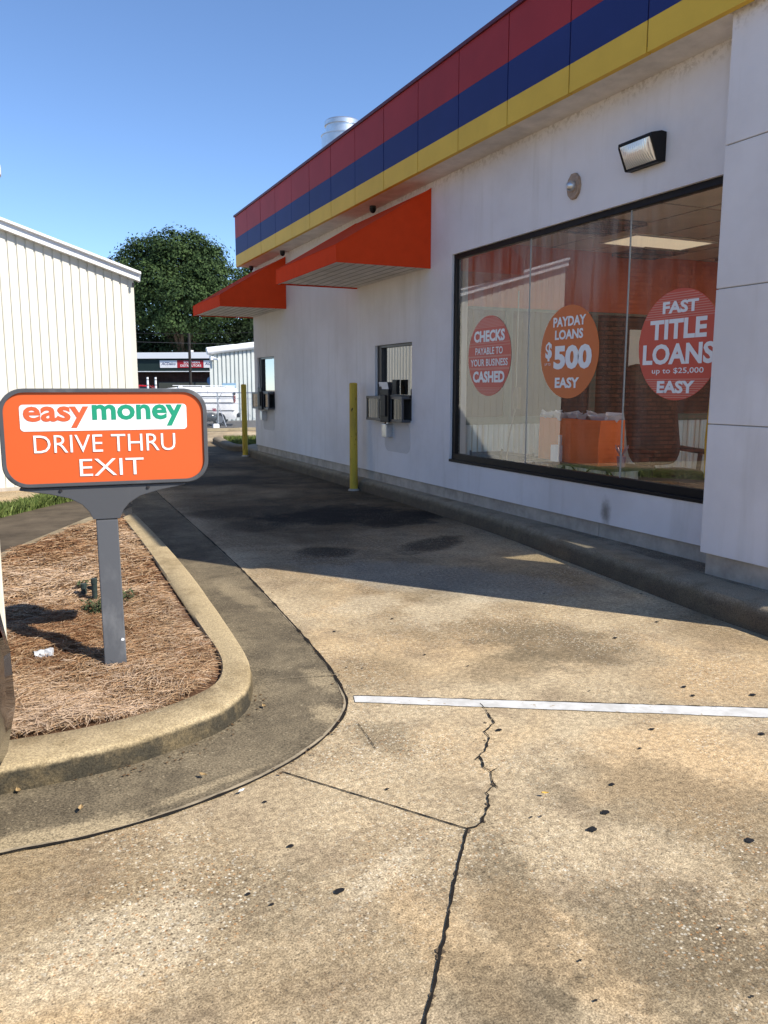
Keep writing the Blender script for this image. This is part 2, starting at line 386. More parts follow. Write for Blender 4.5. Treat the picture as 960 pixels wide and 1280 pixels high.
M['blue'] = principled('fascia_blue', (.016,.032,.15), .6, var=.12, vscale=1.3)
M['yellow'] = principled('fascia_yellow', (.72,.47,.06), .6, var=.10, vscale=1.5)
M['coping'] = principled('coping_maroon', (.10,.02,.04), .5)
M['seam'] = principled('fascia_seam', (.045,.02,.035), .8)
M['canvas'] = principled('orange_canvas', (.68,.060,.015), .8, spec=.04, var=.07, vscale=6, bump=.12, bscale=500)
M['awn_soffit'] = principled('perforated_soffit', (.62,.57,.50), .6, var=.18, vscale=6)
M['groove'] = principled('dark_groove', (.34,.31,.27), .8)
M['black'] = principled('black_metal', (.009,.009,.010), .5, spec=.25)
M['dark_frame'] = principled('bronze_frame', (.03,.028,.03), .35, metal=.3)
M['glass'] = glass_mat('shop_glass', f0=.15, dirt=.24)
M['film'] = glass_mat('mirror_film_glass', tint=(.35,.37,.4), f0=.08, extra=.22)
M['smoked'] = glass_mat('smoked_glass', tint=(.30,.31,.33), f0=.05, extra=.03)
M['sealant'] = principled('pane_seal', (.30,.31,.31), .3)
M['bollard'] = None
M['steel'] = principled('galvanised', (.62,.64,.66), .32, metal=.85, var=.15, vscale=6)
M['alu'] = principled('grey_aluminium', (.10,.10,.105), .45, metal=.5)
M['white_metal'] = principled('ivory_metal_siding', (.66,.64,.56), .45, var=.05, vscale=1.2)
M['trim_white'] = principled('white_trim', (.80,.81,.82), .4)
M['shed_metal'] = principled('pale_shed_siding', (.52,.55,.53), .5, var=.10, vscale=.7)
M['sign_grey'] = None
M['sign_orange'] = principled('sign_orange', (.62,.108,.026), .5, var=.03, vscale=1.5)
M['sign_white'] = principled('sign_white', (.82,.82,.82), .4)
M['text_orange'] = principled('text_orange', (.60,.105,.028), .4)
M['text_green'] = principled('text_green', (.006,.27,.145), .4)
M['straw'] = straw_mat()
M['grass'] = leaf_mat('grass', (.05,.085,.018), (.17,.21,.06))
M['weed'] = leaf_mat('weed', (.035,.05,.022), (.09,.11,.05))
M['leaf'] = leaf_mat('tree_leaves', (.014,.030,.010), (.060,.100,.030))
M['leaf_far'] = leaf_mat('shrub_leaves', (.008,.016,.007), (.024,.042,.014))
M['bark'] = principled('bark', (.09,.065,.045), .9, var=.4, vscale=4)

def mottled(name, col, col2, rough, sc, lo, hi, chips=None, metal=0):
    m, n, l = NT(name); g = G(m); n['Principled BSDF'].inputs['Metallic'].default_value = metal
    c = g.mix(g.ramp(g.noise(1, 6, .65, g.scaled(sc,sc,sc*.45)), lo, hi), col, col2)
    if chips: c = g.mix(g.ramp(g.noise(1, 4, .6, g.scaled(26,26,9)), .655, .675), c, chips)
    return g.out(m, c, rough, g.noise(40,4,.6), .15, .003)
M['bollard'] = mottled('chipped_yellow_paint', (.56,.385,.05), (.44,.30,.05), .6, 6, .4, .7, chips=(.045,.03,.015))
M['white_line'] = mottled('worn_white_paint', (.60,.595,.57), (.48,.47,.44), .7, 9, .4, .65, chips=(.36,.29,.19))
M['sign_grey'] = mottled('weathered_grey_paint', (.078,.081,.088), (.13,.132,.137), .5, 5, .5, .72)

# ------------------------------------------------------------------ lettering
def letters(mb, s, o, xd, yd, w=None, h=None, off=0.0, align='C', thick=0.0, shear=0.0, lift=.002):
    """adds the words s to mb: centred on o, reading along xd, upright along yd; w/h = size of the inked box"""
    cu = bpy.data.curves.new('t', 'FONT'); cu.body = s; cu.offset = off; cu.shear = shear; cu.resolution_u = 3; cu.fill_mode = 'FRONT'
    ob = bpy.data.objects.new('t', cu); COL.objects.link(ob)
    dg = bpy.context.evaluated_depsgraph_get(); me = bpy.data.meshes.new_from_object(ob.evaluated_get(dg))
    vs = np.array([v.co[:] for v in me.vertices]); fs = [tuple(p.vertices) for p in me.polygons]
    bpy.data.objects.remove(ob); bpy.data.curves.remove(cu); bpy.data.meshes.remove(me)
    lo = vs.min(0); hi = vs.max(0); sz = hi - lo
    sy = h / sz[1] if h else None; sx = w / sz[0] if w else sy
    if sy is None: sy = sx
    cx = (lo[0]+hi[0])/2; cy = (lo[1]+hi[1])/2
    xd = Vector(xd).normalized(); yd = Vector(yd).normalized(); nd = xd.cross(yd)
    o = Vector(o) + nd*lift
    mb.add([o + xd*((p[0]-cx)*sx) + yd*((p[1]-cy)*sy) for p in vs], fs)
    return mb
def rrect(w, h, r, n=8, cx=0, cy=0):
    out = []
    for (sx, sy, a0) in ((1,1,0),(-1,1,90),(-1,-1,180),(1,-1,270)):
        for i in range(n+1):
            t = R(a0 + 90*i/n); out.append((cx + sx*(w/2-r) + r*math.cos(t), cy + sy*(h/2-r) + r*math.sin(t)))
    return out

# ------------------------------------------------------------------ ground
g_ = MB()
rows = [(-120,0),(0,0),(12,0),(22,0),(30,-.35),(70,-.35),(450,-.35)]
g_.loft([[(x,y,z) for x in (-350,-20,-6,0,6,20,350)] for y,z in rows])
structure(g_, 'ground', M['concrete'])
a_ = MB(); a_.loft([[(x,y,-.345) for x in (-60,60)] for y in (33.5,75)])
structure(a_, 'parking_lot', principled('far_asphalt', (.12,.11,.10), .9, var=.3, vscale=.6))
k_ = MB()                                                             # low kerb at the far side of the yard
k_.prism([(-12,32.6,-.35),(-12,32.6,-.23),(-12,32.85,-.22),(-12,32.85,-.35)], (40,2.2,0))
structure(k_, 'kerb_far', M['strip'])

def ribbon(mb, pts, w, z=None, wob=0.0):
    """flat ribbon along ground points, w = width or list of widths"""
    P = [Vector(p) for p in pts]; L = []; Rr = []
    for i, p in enumerate(P):
        a = P[max(i-1,0)]; b = P[min(i+1,len(P)-1)]; d = (b-a); d.z = 0; d.normalize(); nrm = Vector((-d.y,d.x,0))
        ww = w[i] if isinstance(w,(list,tuple)) else w
        k = ww/2
        l_ = p + nrm*(k*(1+random.uniform(-wob,wob))); r_ = p - nrm*(k*(1+random.uniform(-wob,wob)))
        if z is not None: l_.z = z; r_.z = z
        L.append(l_); Rr.append(r_)
    mb.loft([L, Rr]); return mb
def resample(pts, step):
    P = [Vector(p) for p in pts]; out = [P[0]]
    for a, b in zip(P[:-1], P[1:]):
        n = max(1, int((b-a).length/step))
        for i in range(1, n+1): out.append(a.lerp(b, i/n))
    return out
def smooth_path(pts, it=2):
    P = [Vector(p) for p in pts]
    for _ in range(it):
        Q = [P[0]]
        for a, b in zip(P[:-1], P[1:]): Q += [a.lerp(b,.25), a.lerp(b,.75)]
        Q.append(P[-1]); P = Q
    return P

# gutter apron round the planting bed
base_px = [(158,655),(190,672),(240,716),(268,752),(299,797),(316,830),(317,856),(309,879),(275,908),(220,935),(165,953),(103,970),(0,985)]
top_px  = [(168,641),(196,668),(237,714),(265,753),(296,798),(313,827),(312,852),(302,867),(275,887),(220,907),(165,925),(103,940),(0,960)]
in_px   = [(153,647),(178,678),(208,722),(230,755),(252,787),(273,816),(277,836),(270,851),(252,863),(214,879),(165,894),(86,911.6),(0,924)]
K_Z = .11
k_top = smooth_path([gz(*p, K_Z) for p in top_px] + [Vector((-4.5, 3.05, K_Z))])
k_in = smooth_path([gz(*p, K_Z) for p in in_px] + [Vector((-4.5, 3.36, K_Z))])
kb = MB(); rings = []
for a, b in zip(k_top, k_in):
    d = (b-a); d.z = 0; d.normalize()
    bz = lambda p, z: Vector((p.x, p.y, z))
    jit = random.uniform(-.003,.003)
    rings.append([bz(a - d*.02, -.02), bz(a - d*.016, .02), bz(a - d*.010 + d*jit, .085), bz(a + d*.002, .103), bz(a + d*.018, K_Z+jit*.5),
                  bz(a.lerp(b,.5), K_Z+.003), bz(b - d*.02, K_Z), bz(b - d*.004, K_Z-.012), bz(b, .0)])
kb.loft(rings, closed=True)
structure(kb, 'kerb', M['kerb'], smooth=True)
gut_px = [(188,606),(200,620),(225,642),(262,675),(302,712),(330,742),(370,785),(410,832),(428,862),(437,882),(420,912),(380,945),(320,978),(240,1010),(160,1035),(80,1055),(0,1068)]
gut = smooth_path([gz(*p) for p in gut_px] + [Vector((-4.5, 2.62, 0))], 2)
ap = MB()
inn = [gz(*p) for p in [(166,606)] + [(168,640)] + base_px[1:]] + [Vector((-4.5,3.1,0))]
def param(P, n):
    P = [Vector(p) for p in P]; d = [0]
    for a, b in zip(P[:-1],P[1:]): d.append(d[-1]+(b-a).length)
    out = []; j = 0
    for i in range(n):
        t = d[-1]*i/(n-1)
        while j < len(P)-2 and d[j+1] < t: j += 1
        out.append(P[j].lerp(P[j+1], (t-d[j])/max(1e-9,d[j+1]-d[j])))
    return out
N = 90
gp = param(gut, N)
# inner row = nearest point of kerb base pushed slightly under the kerb
kp = param([Vector((p.x,p.y,0)) for p in ([gz(166,606)] + [a.lerp(b,.25) for a,b in zip(k_top,k_in)])], 400)
ki = []
jl = 0
for p in gp:
    best = min(range(jl, 400), key=lambda j: (kp[j]-p).length + .0*j); jl = best; ki.append(kp[best])
ap.loft([[Vector((p.x,p.y,.004)) for p in gp], [Vector((p.x,p.y,.014)) for p in ki]])
structure(ap, 'gutter', M['apron'])
gr = resample(gut, .05)
jt = MB(); ribbon(jt, gr, [.011 + .005*math.sin(i*.9+math.sin(i*.37)*3) + .004*random.random() for i in range(len(gr))], .0075, .35); structure(jt, 'expansion_joint', M['joint'])
lp = MB()
lpp = [Vector((p.x,p.y,0)) for p in resample(gut, .06)]
Lr = []; Rr = []
for i,p in enumerate(lpp):
    a = lpp[max(i-1,0)]; b = lpp[min(i+1,len(lpp)-1)]; d = (b-a).normalized(); nn = Vector((d.y,-d.x,0))
    if p.y < 3.6: wv = .009 + .006*math.sin(i*.31+2*math.sin(i*.11)) + .004*random.random()
    else: wv = .0025+.0025*math.sin(i*.23)+.002*random.random()
    Lr.append(p + nn*.0065); Rr.append(p + nn*(.0065+max(.001,wv)))
for q in (Lr,Rr):
    for p in q: p.z = .0065
lp.loft([Lr,Rr]); structure(lp, 'joint_lip', M['lip'])
cj = MB()
ribbon(cj, resample([gz(257,724),gz(305,715)],.02), .007, .0118, .6); ribbon(cj, resample([gz(325,853),gz(428,845)],.015), .006, .0118, .7)
structure(cj, 'gutter_joint', principled('faint_joint', (.23,.185,.12), .9, var=.5, vscale=25))

# saw cuts, cracks and the painted line in the slab
ck = MB()
ribbon(ck, resample([gz(352,965),gz(585,1037)], .03), .0055, .004, .4)
cp = [(606,886.5),(613,897),(618,905),(606,915),(612,922),(609,931),(606,940),(599,946),(603,953),(605,960),(613,966),(615,975),(619,983),(609,992),(611,1002),(610,1012),(606,1024),(596,1034),(585,1037)]
pts = [gz(*p) for p in cp]; pts = [p + Vector((random.uniform(-.004,.004),random.uniform(-.006,.006),0)) for p in resample(pts, .018)]
ribbon(ck, pts, [.003 + .008*random.random()**2 for _ in pts], .0045, .5)
for a, b in (((599,946),(594,951)),((613,966),(622,961)),((606,886),(600,880)),((619,983),(623,986))):
    ribbon(ck, resample([gz(*a),gz(*b)],.01), .005, .0046, .5)
cp = [(585,1037),(578,1062),(571,1092),(565,1120),(558,1160),(549,1200),(543,1235),(535,1262),(528,1290),(515,1340),(500,1420)]
pts = resample([gz(*p) for p in cp], .02); pts = [p + Vector((random.uniform(-.0025,.0025),0,0)) for p in pts]
ribbon(ck, pts, [.005 + .0045*random.random() for _ in pts], .0047, .4)
ribbon(ck, resample([gz(448,905),gz(462,925),gz(470,937)],.012), .0028, .004, .8)
ribbon(ck, resample([gz(250,676),gz(330,668),gz(400,664),gz(500,660)],.05), .006, .004, .6)
ribbon(ck, resample([gz(300,706),gz(430,700),gz(560,697)],.05), .004, .004, .6)
# old joint that runs across the lane on the near side, out to the right of the picture
structure(ck, 'slab_cracks', M['joint'])
sp_ = MB()                                                            # chipped, crumbled edges along the crack
for (x,y,k) in ((599,946,1),(607,903,.7),(617,980,.9),(609,1005,.7),(604,1026,.8),(585,1038,.9),(571,1092,.8),(561,1140,.6),(551,1189,1.3),(549,1196,1.0),(540,1245,1.1),(537,1255,.9),(613,897,.7),(606,925,.6),(566,1115,.5),(577,1065,.5)):
    c = gz(x,y,.0036); n = 11; r = .011*k
    sp_.add([c + Vector((math.cos(2*math.pi*i/n)*r*random.uniform(.35,1.15), math.sin(2*math.pi*i/n)*r*1.5*random.uniform(.35,1.15), 0)) for i in range(n)], [tuple(range(n))])
structure(sp_, 'crack_chips', principled('chipped_concrete', (.12,.088,.055), .95, var=.6, vscale=90, bump=1, bscale=150))
wl_ = MB()
def bez(a, b, n): return [a.lerp(b, i/n) for i in range(n+1)]
ta = bez(gz(442,870.5), gz(962,886.5), 60); tb = bez(gz(444,878.5), gz(962,898), 60)
ta += [ta[-1] + (gz(962,886.5)-gz(442,870.5))*.45]; tb += [tb[-1] + (gz(962,898)-gz(444,878.5))*.45]
wl_.loft([[Vector((p.x+random.uniform(-.002,.002),p.y+random.uniform(-.003,.003),.004)) for p in ta],[Vector((p.x,p.y+random.uniform(-.003,.003),.004)) for p in tb]])
structure(wl_, 'painted_line', M['white_line'])
we = MB(); ribbon(we, [p + Vector((.002,.006,0)) for p in resample(ta[:61],.04)], .009, .0035, .8); structure(we, 'line_edge_crack', M['joint'])
gm = MB()
for (x,y,s) in [(757,1015,1.2),(740,1036,1.2),(937,1050,1.1),(424,1113,1.1),(363,1057,.8),(331,1002,.55),(484,986,.55),(765,980,.8),(815,911,.8),(855,858,.9),(866,869,.8),(941,868,1.1),(952,917,1),
                (624,912,1),(821,777,.9),(769,797,1),(680,742,.7),(490,773,.8),(418,789,.7),(531,818,.55),(801,742,.8),(852,770,.7),(676,1020,.4),(664,1021,.4),(800,935,.6),(453,835,.5),(433,834,.5),(585,832,.5),
                (737,863,.4),(540,747,.5),(127,1009,.6),(310,1117,.5),(340,1130,.5),(900,1160,.35),(940,1245,.35),(745,1250,.35),(725,1200,.35),(345,736,.5),(285,860,.4)]:
    c = gz(x,y,.0055); r = .0125*s; n = 9; ph = random.random()*6
    gm.add([c + Vector((math.cos(2*math.pi*i/n+ph)*r*random.uniform(.75,1.2)*1.25, math.sin(2*math.pi*i/n+ph)*r*random.uniform(.7,1.2), 0)) for i in range(n)], [tuple(range(n))])
structure(gm, 'gum_spots', M['gum'])
# lighter pebbles lying loose
for i,(x,y,lab) in enumerate([(510,969,'curled tan dead leaf lying on the gutter apron'),(101,1012,'dry tan leaf lying on the gutter near the bed corner'),(23,990,'dry ochre leaf at the foot of the kerb beside the car'),(330,884,'crumpled brown leaf in the gutter under the rounded kerb end'),(302,990,'small white scrap on the gutter joint'),(681,993,'small yellow leaf on the open concrete right of the crack')]):
    if i == 0: x,y = 254,970
    b = MB(); s = .018 if i < 4 else .014; c = gz(x,y,.017 if i<4 else .010); ph = random.random()*6
    ring = []
    for k in range(9):
        t = k/8; w = math.sin(math.pi*min(1,t*1.05))*.5
        for sgn in (-1,0,1): ring.append(c + Vector((math.cos(ph)*(t-.5)*2*s - math.sin(ph)*sgn*w*s, math.sin(ph)*(t-.5)*2*s + math.cos(ph)*sgn*w*s, .004 + .25*s*abs(sgn) + .2*s*(t-.5)**2*4)))
    b.loft([ring[k*3:k*3+3] for k in range(9)])
    col = (.36,.25,.12) if i not in (4,5) else ((.8,.8,.78) if i==4 else (.6,.38,.08))
    o = b.build('dry_leaf' if i != 4 else 'paper_scrap', principled('leaf_%d'%i, col, .8), base=c); tag(o, lab, 'leaf' if i != 4 else 'litter')

# crumbs of leaf and grit blown along the kerbs
cb = MB()
def crumbs(path, n, spread, z):
    for _ in range(n):
        i = random.randrange(len(path)-1); p = Vector(path[i]).lerp(Vector(path[i+1]), random.random()); p = p + Vector((random.gauss(0,spread),random.gauss(0,spread),0)); p.z = z
        r = random.uniform(.003,.009); a = random.random()*6.28
        cb.add([p+Vector((math.cos(a+t)*r*random.uniform(.6,1.3), math.sin(a+t)*r*random.uniform(.5,1), random.uniform(0,.004))) for t in (0,1.6,3.1,4.7)], [(0,1,2,3)])
crumbs([gz(*p) + Vector((-.06,0,0)) for p in ((900,776),(793,738),(677,694),(618,671),(560,652),(500,632),(445,616))], 130, .05, .007)
crumbs([gz(*p) for p in ((330,870),(318,890),(280,922),(225,948),(165,965),(60,985))], 70, .03, .016)
crumbs([gz(*p) for p in ((330,742),(370,785),(410,832),(434,872),(420,915),(380,948),(320,982))], 60, .02, .0095)
tag(cb.build('leaf_crumbs', principled('crumb_brown',(.13,.08,.04),.9,var=.6,vscale=60), recalc=False), 'fine brown leaf crumbs and grit blown along the kerbs and joints', 'debris', kind='stuff')

# raised walk along the shop
wk_px = [(958,796),(881,769),(793,735),(677,690),(618,667),(560,648),(500,628),(445,612),(400,598),(350,584),(322,575),(306,568)]
wk = [Vector((3.98,-4,0)), Vector((4.02,1.5,0))] + [gz(*p) for p in wk_px]
end = wk[-1]
wk += [end + Vector((.10,.55,0)), end + Vector((.40,.95,0))]
wk = smooth_path(wk, 2)
wkm = MB(); rr = []
for i,p in enumerate(wk):
    a = wk[max(i-1,0)]; b = wk[min(i+1,len(wk)-1)]; d = (b-a); d.z = 0; d.normalize(); nn = Vector((d.y,-d.x,0)); j = random.uniform(-.006,.006)
    rr.append([p - nn*.0 + Vector((0,0,-.03)), p + nn*(.008+j) + Vector((0,0,.05)), p + nn*(.03+j) + Vector((0,0,.125)), p + nn*(.055+j) + Vector((0,0,.158)), p + nn*.10 + Vector((0,0,.168)), p + nn*.30 + Vector((0,0,.17))])
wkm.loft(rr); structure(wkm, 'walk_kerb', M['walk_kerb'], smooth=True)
wt = MB(); inner = [r[-1] for r in rr]
wt.loft([[p - Vector((.004,0,.001)) for p in inner], [Vector((5.6, p.y, .17)) for p in inner]]); structure(wt, 'walkway', M['walk'])

# planting bed: soil, pine straw, far edging, old asphalt drive and grass
e1 = gz(104,658,.08); e2 = gz(6,700,.08); ed = (e2-e1).normalized()
e3 = e1 + ed*6.0
ZB = .085
bed = [Vector((p.x,p.y,ZB)) for p in k_in[:-1]] + [Vector((-4.5,3.36,ZB)), Vector((-4.5,e3.y,ZB)), Vector((e3.x,e3.y,ZB)), Vector((e1.x,e1.y,ZB)), Vector((gz(150,646,ZB).x,gz(150,646,ZB).y,ZB))]
bed_in = [Vector((a.x,a.y,0)) + (Vector((a.x,a.y,0))-Vector((p.x,p.y,0)))*.0 + (Vector((a.x,a.y,0))-Vector((p.x,p.y,0))).normalized()*(.075 if a.x > .75 else .04) for p,a in zip(k_top[:-1],k_in[:-1])] + bed[len(k_in)-1:]
from mathutils.geometry import tessellate_polygon
def inside(poly, x, y):
    c = False; j = len(poly)-1
    for i in range(len(poly)):
        a = poly[i]; b = poly[j]
        if (a.y > y) != (b.y > y) and x < (b.x-a.x)*(y-a.y)/(b.y-a.y)+a.x: c = not c
        j = i
    return c
sb = MB(); tris = tessellate_polygon([bed]); sb.add(bed, [tuple(t) for t in tris]); structure(sb, 'planting_bed', M['soil'])
def field(n, poly, bounds):
    out = []
    while len(out) < n:
        x = random.uniform(bounds[0],bounds[1]); y = random.uniform(bounds[2],bounds[3])
        if inside(poly, x, y): out.append((x,y))
    return out
def hum(x,y):
    return .018*math.sin(x*5.1+1.2)*math.sin(y*4.3+.4) + .012*math.sin(x*11+y*7) + .01*math.sin(y*13-x*9)
def needles(name, n, bounds, w0, seed):
    rng = np.random.default_rng(seed)
    xy = np.array(field(n, bed_in, bounds)); h = np.array([hum(*p) for p in xy])
    ang = rng.uniform(0,2*np.pi,n)
    L = rng.uniform(.05,.15,n); w = rng.uniform(.7,1.25,n)*w0
    bend = rng.normal(0,.35,n); lift = rng.uniform(0,.03,n)**1; tilt = rng.normal(0,.12,n)
    S = 4; V = np.zeros((n,S,2,3)); 
    for k in range(S):
        t = k/(S-1)-.5
        a = ang + bend*t*2
        px = xy[:,0] + np.cos(ang)*L*t - np.sin(ang)*L*bend*(t*t)
        py = xy[:,1] + np.sin(ang)*L*t + np.cos(ang)*L*bend*(t*t)
        pz = ZB + .012 + h + lift + tilt*L*t - .25*L*t*t
        taper = 1-.5*abs(t)*2*.8
        for s_,sg in ((0,-1),(1,1)):
            V[:,k,s_,0] = px - np.sin(a)*w*sg*taper*.5; V[:,k,s_,1] = py + np.cos(a)*w*sg*taper*.5; V[:,k,s_,2] = pz + sg*w*.25
    V[...,2] = np.maximum(V[...,2], ZB+.001)
    verts = V.reshape(-1,3)
    base = (np.arange(n)*S*2)[:,None]
    F = np.concatenate([np.concatenate([base+2*k, base+2*k+1, base+2*k+3, base+2*k+2],1) for k in range(S-1)],1).reshape(-1,4)
    tone = np.clip(rng.normal(.60,.24,n) + np.array([.28*math.sin(p[0]*3+1)*math.sin(p[1]*2.3) for p in xy]) + (lift-.012)*6,0,1)
    return verts, F, np.repeat(tone, S*2)
def np_mesh(name, verts, F, tone, mat, base=(0,0,0)):
    me = bpy.data.meshes.new(name); nv = len(verts); nf = len(F); kf = F.shape[1]
    me.vertices.add(nv); me.vertices.foreach_set('co', (verts-np.array(base)).astype(np.float32).ravel())
    me.loops.add(nf*kf); me.loops.foreach_set('vertex_index', F.astype(np.int32).ravel())
    me.polygons.add(nf); me.polygons.foreach_set('loop_start', np.arange(0,nf*kf,kf,dtype=np.int32)); me.polygons.foreach_set('loop_total', np.full(nf,kf,dtype=np.int32))
    at = me.attributes.new('tone','FLOAT','POINT'); at.data.foreach_set('value', tone.astype(np.float32))
    me.materials.append(mat); me.update(); me.validate()
    o = bpy.data.objects.new(name, me); COL.objects.link(o); o.location = base; o['wbase'] = list(base); return o
parts_ = [needles('a', 72000, (-.9,1.15,3.2,5.6), .0021, 1), needles('b', 26000, (-2.2,1.2,5.4,9.3), .0042, 2), needles('c', 6000, (-4.4,-.8,3.3,6.5), .0045, 3)]
vs = []; fs = []; ts = []; o_ = 0
for v,f,t in parts_: vs.append(v); fs.append(f+o_); ts.append(t); o_ += len(v)
so = np_mesh('pine_straw', np.concatenate(vs), np.concatenate(fs), np.concatenate(ts), M['straw']); tag(so, 'loose brown pine straw mulch covering the planting bed', 'mulch', kind='stuff')
nE = Vector((-ed.y, ed.x, 0)); nE = nE if nE.y > 0 else -nE
es = MB(); es.loft([[e1 - ed*.5, e3], [e1 - ed*.5 + nE*.01 + Vector((0,0,.02)), e3 + nE*.01 + Vector((0,0,.02))],[e1 - ed*.5 + nE*.13 + Vector((0,0,.02)), e3 + nE*.13 + Vector((0,0,.02))],[e1 - ed*.5 + nE*.13 - Vector((0,0,.08)), e3 + nE*.13- Vector((0,0,.08))]])
structure(es, 'bed_edging', M['strip'])
d0 = e1 - ed*.5 + nE*.13; d1 = e3 + nE*.13
g1 = gz(-10,650); g2 = gz(67,631); g3 = gz(95,625)
far_ = [gz(168,632), gz(150,622), g3, g2, g1, g1 + (g1-g2)*3]
dv = MB(); dv.add([Vector((p.x,p.y,.005)) for p in [d0] + far_[:1] + far_[1:] + [d1 + Vector((-2,0,0)), d1]], [tuple(range(len(far_)+3))]); structure(dv, 'side_drive', M['asphalt'])
# grass strip
gpoly = [gz(100,623.5), gz(95,626), gz(67,632), gz(-10,651), gz(-10,642), gz(40,632), gz(67,622)]
gpoly = gpoly[:3] + [g1 + (g1-g2)*2.5 - Vector((0,0,0)), g1 + (g1-g2)*2.5 + Vector((-.05,.6,0))] + gpoly[5:]
def blades(n, poly, hmin, hmax, w, seed, z0=0.0):
    rng = np.random.default_rng(seed); xs = [p.x for p in poly]; ys = [p.y for p in poly]
    xy = np.array(field(n, poly, (min(xs),max(xs),min(ys),max(ys)))); a = rng.uniform(0,6.28,n); hh = rng.uniform(hmin,hmax,n); ln = rng.normal(0,.4,n)
    V = np.zeros((n,4,3)); dx = np.cos(a)*w/2; dy = np.sin(a)*w/2
    V[:,0] = np.stack([xy[:,0]-dx, xy[:,1]-dy, np.full(n,z0)],1); V[:,1] = np.stack([xy[:,0]+dx, xy[:,1]+dy, np.full(n,z0)],1)
    V[:,2] = np.stack([xy[:,0]+dx*.7-np.sin(a)*ln*hh*.4, xy[:,1]+dy*.7+np.cos(a)*ln*hh*.4, z0+hh*.6],1); V[:,3] = np.stack([xy[:,0]-np.sin(a)*ln*hh, xy[:,1]+np.cos(a)*ln*hh, z0+hh],1)
    F = (np.arange(n)*4)[:,None] + np.array([[0,1,2,3]]); return V.reshape(-1,3), F, np.repeat(rng.uniform(0,1,n),4)
tag(np_mesh('grass', *blades(14000, gpoly, .05,.16,.014,5), M['grass']), 'strip of rough green grass beside the old asphalt drive', 'grass', kind='stuff')
gp2 = [gz(292,550), gz(318,548), gz(330,541), gz(300,545)]
gp2 = [Vector((p.x,p.y,0)) for p in gp2]
gp2 = [Vector((4.95,18.9,0)), Vector((6.6,18.2,0)), Vector((7.2,21.5,0)), Vector((5.3,21.8,0))]
tag(np_mesh('grass', *blades(9000, gp2, .05,.15,.016,6,.08), M['grass']), 'patch of lawn beyond the far corner of the shop', 'grass', kind='stuff')
sl = MB(); sl.prism([(p.x,p.y,-.02) for p in gp2], (0,0,.11)); structure(sl, 'lawn_soil', M['soil'])
kf = MB(); kfp = smooth_path([Vector((6.6,17.95,0)),Vector((5.2,18.35,0)),Vector((4.85,18.9,0)),Vector((4.95,20,0)),Vector((5.2,22,0))],2); rr2=[]
for i,p in enumerate(kfp):
    a = kfp[max(i-1,0)]; b = kfp[min(i+1,len(kfp)-1)]; d = (b-a).normalized(); nn = Vector((-d.y,d.x,0))
    rr2.append([p + nn*.15 + Vector((0,0,-.02)), p + nn*.14+ Vector((0,0,.10)), p + nn*.08+ Vector((0,0,.15)), p - nn*.06+ Vector((0,0,.15)), p - nn*.09+ Vector((0,0,.0))])
kf.loft(rr2, closed=True); structure(kf, 'kerb_lawn', M['walk_kerb'], smooth=True)

# ------------------------------------------------------------------ the shop
XW, XC, XF = 4.737, 4.462, 4.37
YC0, YC1, YEND = 2.95, 4.17, 16.58
XE = 13.0
shop = thing('loan_shop', (XW, 3.0, 0), 'low white stucco loan shop with red, blue and yellow striped fascia and big window', 'shop')
def wall_grid(mb, axis, pos, thick, u0, u1, z0, z1, holes):
    """wall in the plane axis=pos, thickness towards +axis, with rectangular holes (u0,u1,z0,z1)"""
    us = sorted({u0,u1,*[h[0] for h in holes],*[h[1] for h in holes]}); zs = sorted({z0,z1,*[h[2] for h in holes],*[h[3] for h in holes]})
    P = (lambda u,z,t: (pos+t,u,z)) if axis == 'X' else (lambda u,z,t: (u,pos+t,z))
    solid = {}
    for i in range(len(us)-1):
        for j in range(len(zs)-1):
            uc = (us[i]+us[i+1])/2; zc = (zs[j]+zs[j+1])/2
            solid[i,j] = not any(h[0]<uc<h[1] and h[2]<zc<h[3] for h in holes)
    for (i,j),sld in solid.items():
        if not sld: continue
        a,b,c,d = us[i],us[i+1],zs[j],zs[j+1]
        mb.add([P(a,c,0),P(b,c,0),P(b,d,0),P(a,d,0)],[(0,1,2,3)]); mb.add([P(a,c,thick),P(b,c,thick),P(b,d,thick),P(a,d,thick)],[(3,2,1,0)])
        for (di,dj,q) in ((-1,0,[(a,c),(a,d)]),(1,0,[(b,c),(b,d)]),(0,-1,[(a,c),(b,c)]),(0,1,[(a,d),(b,d)])):
            if not solid.get((i+di,j+dj), False):
                mb.add([P(*q[0],0),P(*q[1],0),P(*q[1],thick),P(*q[0],thick)],[(0,1,2,3)])
WIN = (4.22, 8.31, .638, 3.003)
DW1 = (9.31, 10.46, 1.065, 2.075); DW2 = (15.20, 16.35, 1.085, 2.10)
FW = (5.45, 9.2, .64, 3.19)
w = MB(); wall_grid(w, 'X', XW, .22, 3.30, YEND, .30, 3.93, [WIN, DW1, DW2]); w.build('wall', M['stucco'], shop, recalc=False)
w = MB(); wall_grid(w, 'Y', 3.08, .22, 5.2, XE, .30, 3.93, [FW]); w.build('front_wall', M['stucco'], shop, recalc=False)
w = MB(); w.box(XW+.22, XE, YEND-.22, YEND-.002, .30, 3.93); w.box(XE-.22, XE-.002, 3.3, YEND-.22, .30, 3.93); w.build('rear_wall', M['stucco'], shop)
fd = MB(); fd.box(XW+.022, XW+.25, 4.15, YEND-.02, .1, .30); fd.box(5.2, XE, 3.1, 3.3, .1, .30); fd.build('foundation', M['found'], shop)
fj = MB()
for y in (5.62, 8.0, 10.3, 11.1, 12.9, 14.6, 16.1): fj.box(XW+.019, XW+.03, y-.005, y+.005, .172, .299)
fj.box(XW+.006, XW+.04, 4.15, YEND-.05, .294, .2998)
fj.build('foundation_joint', M['groove'], shop)
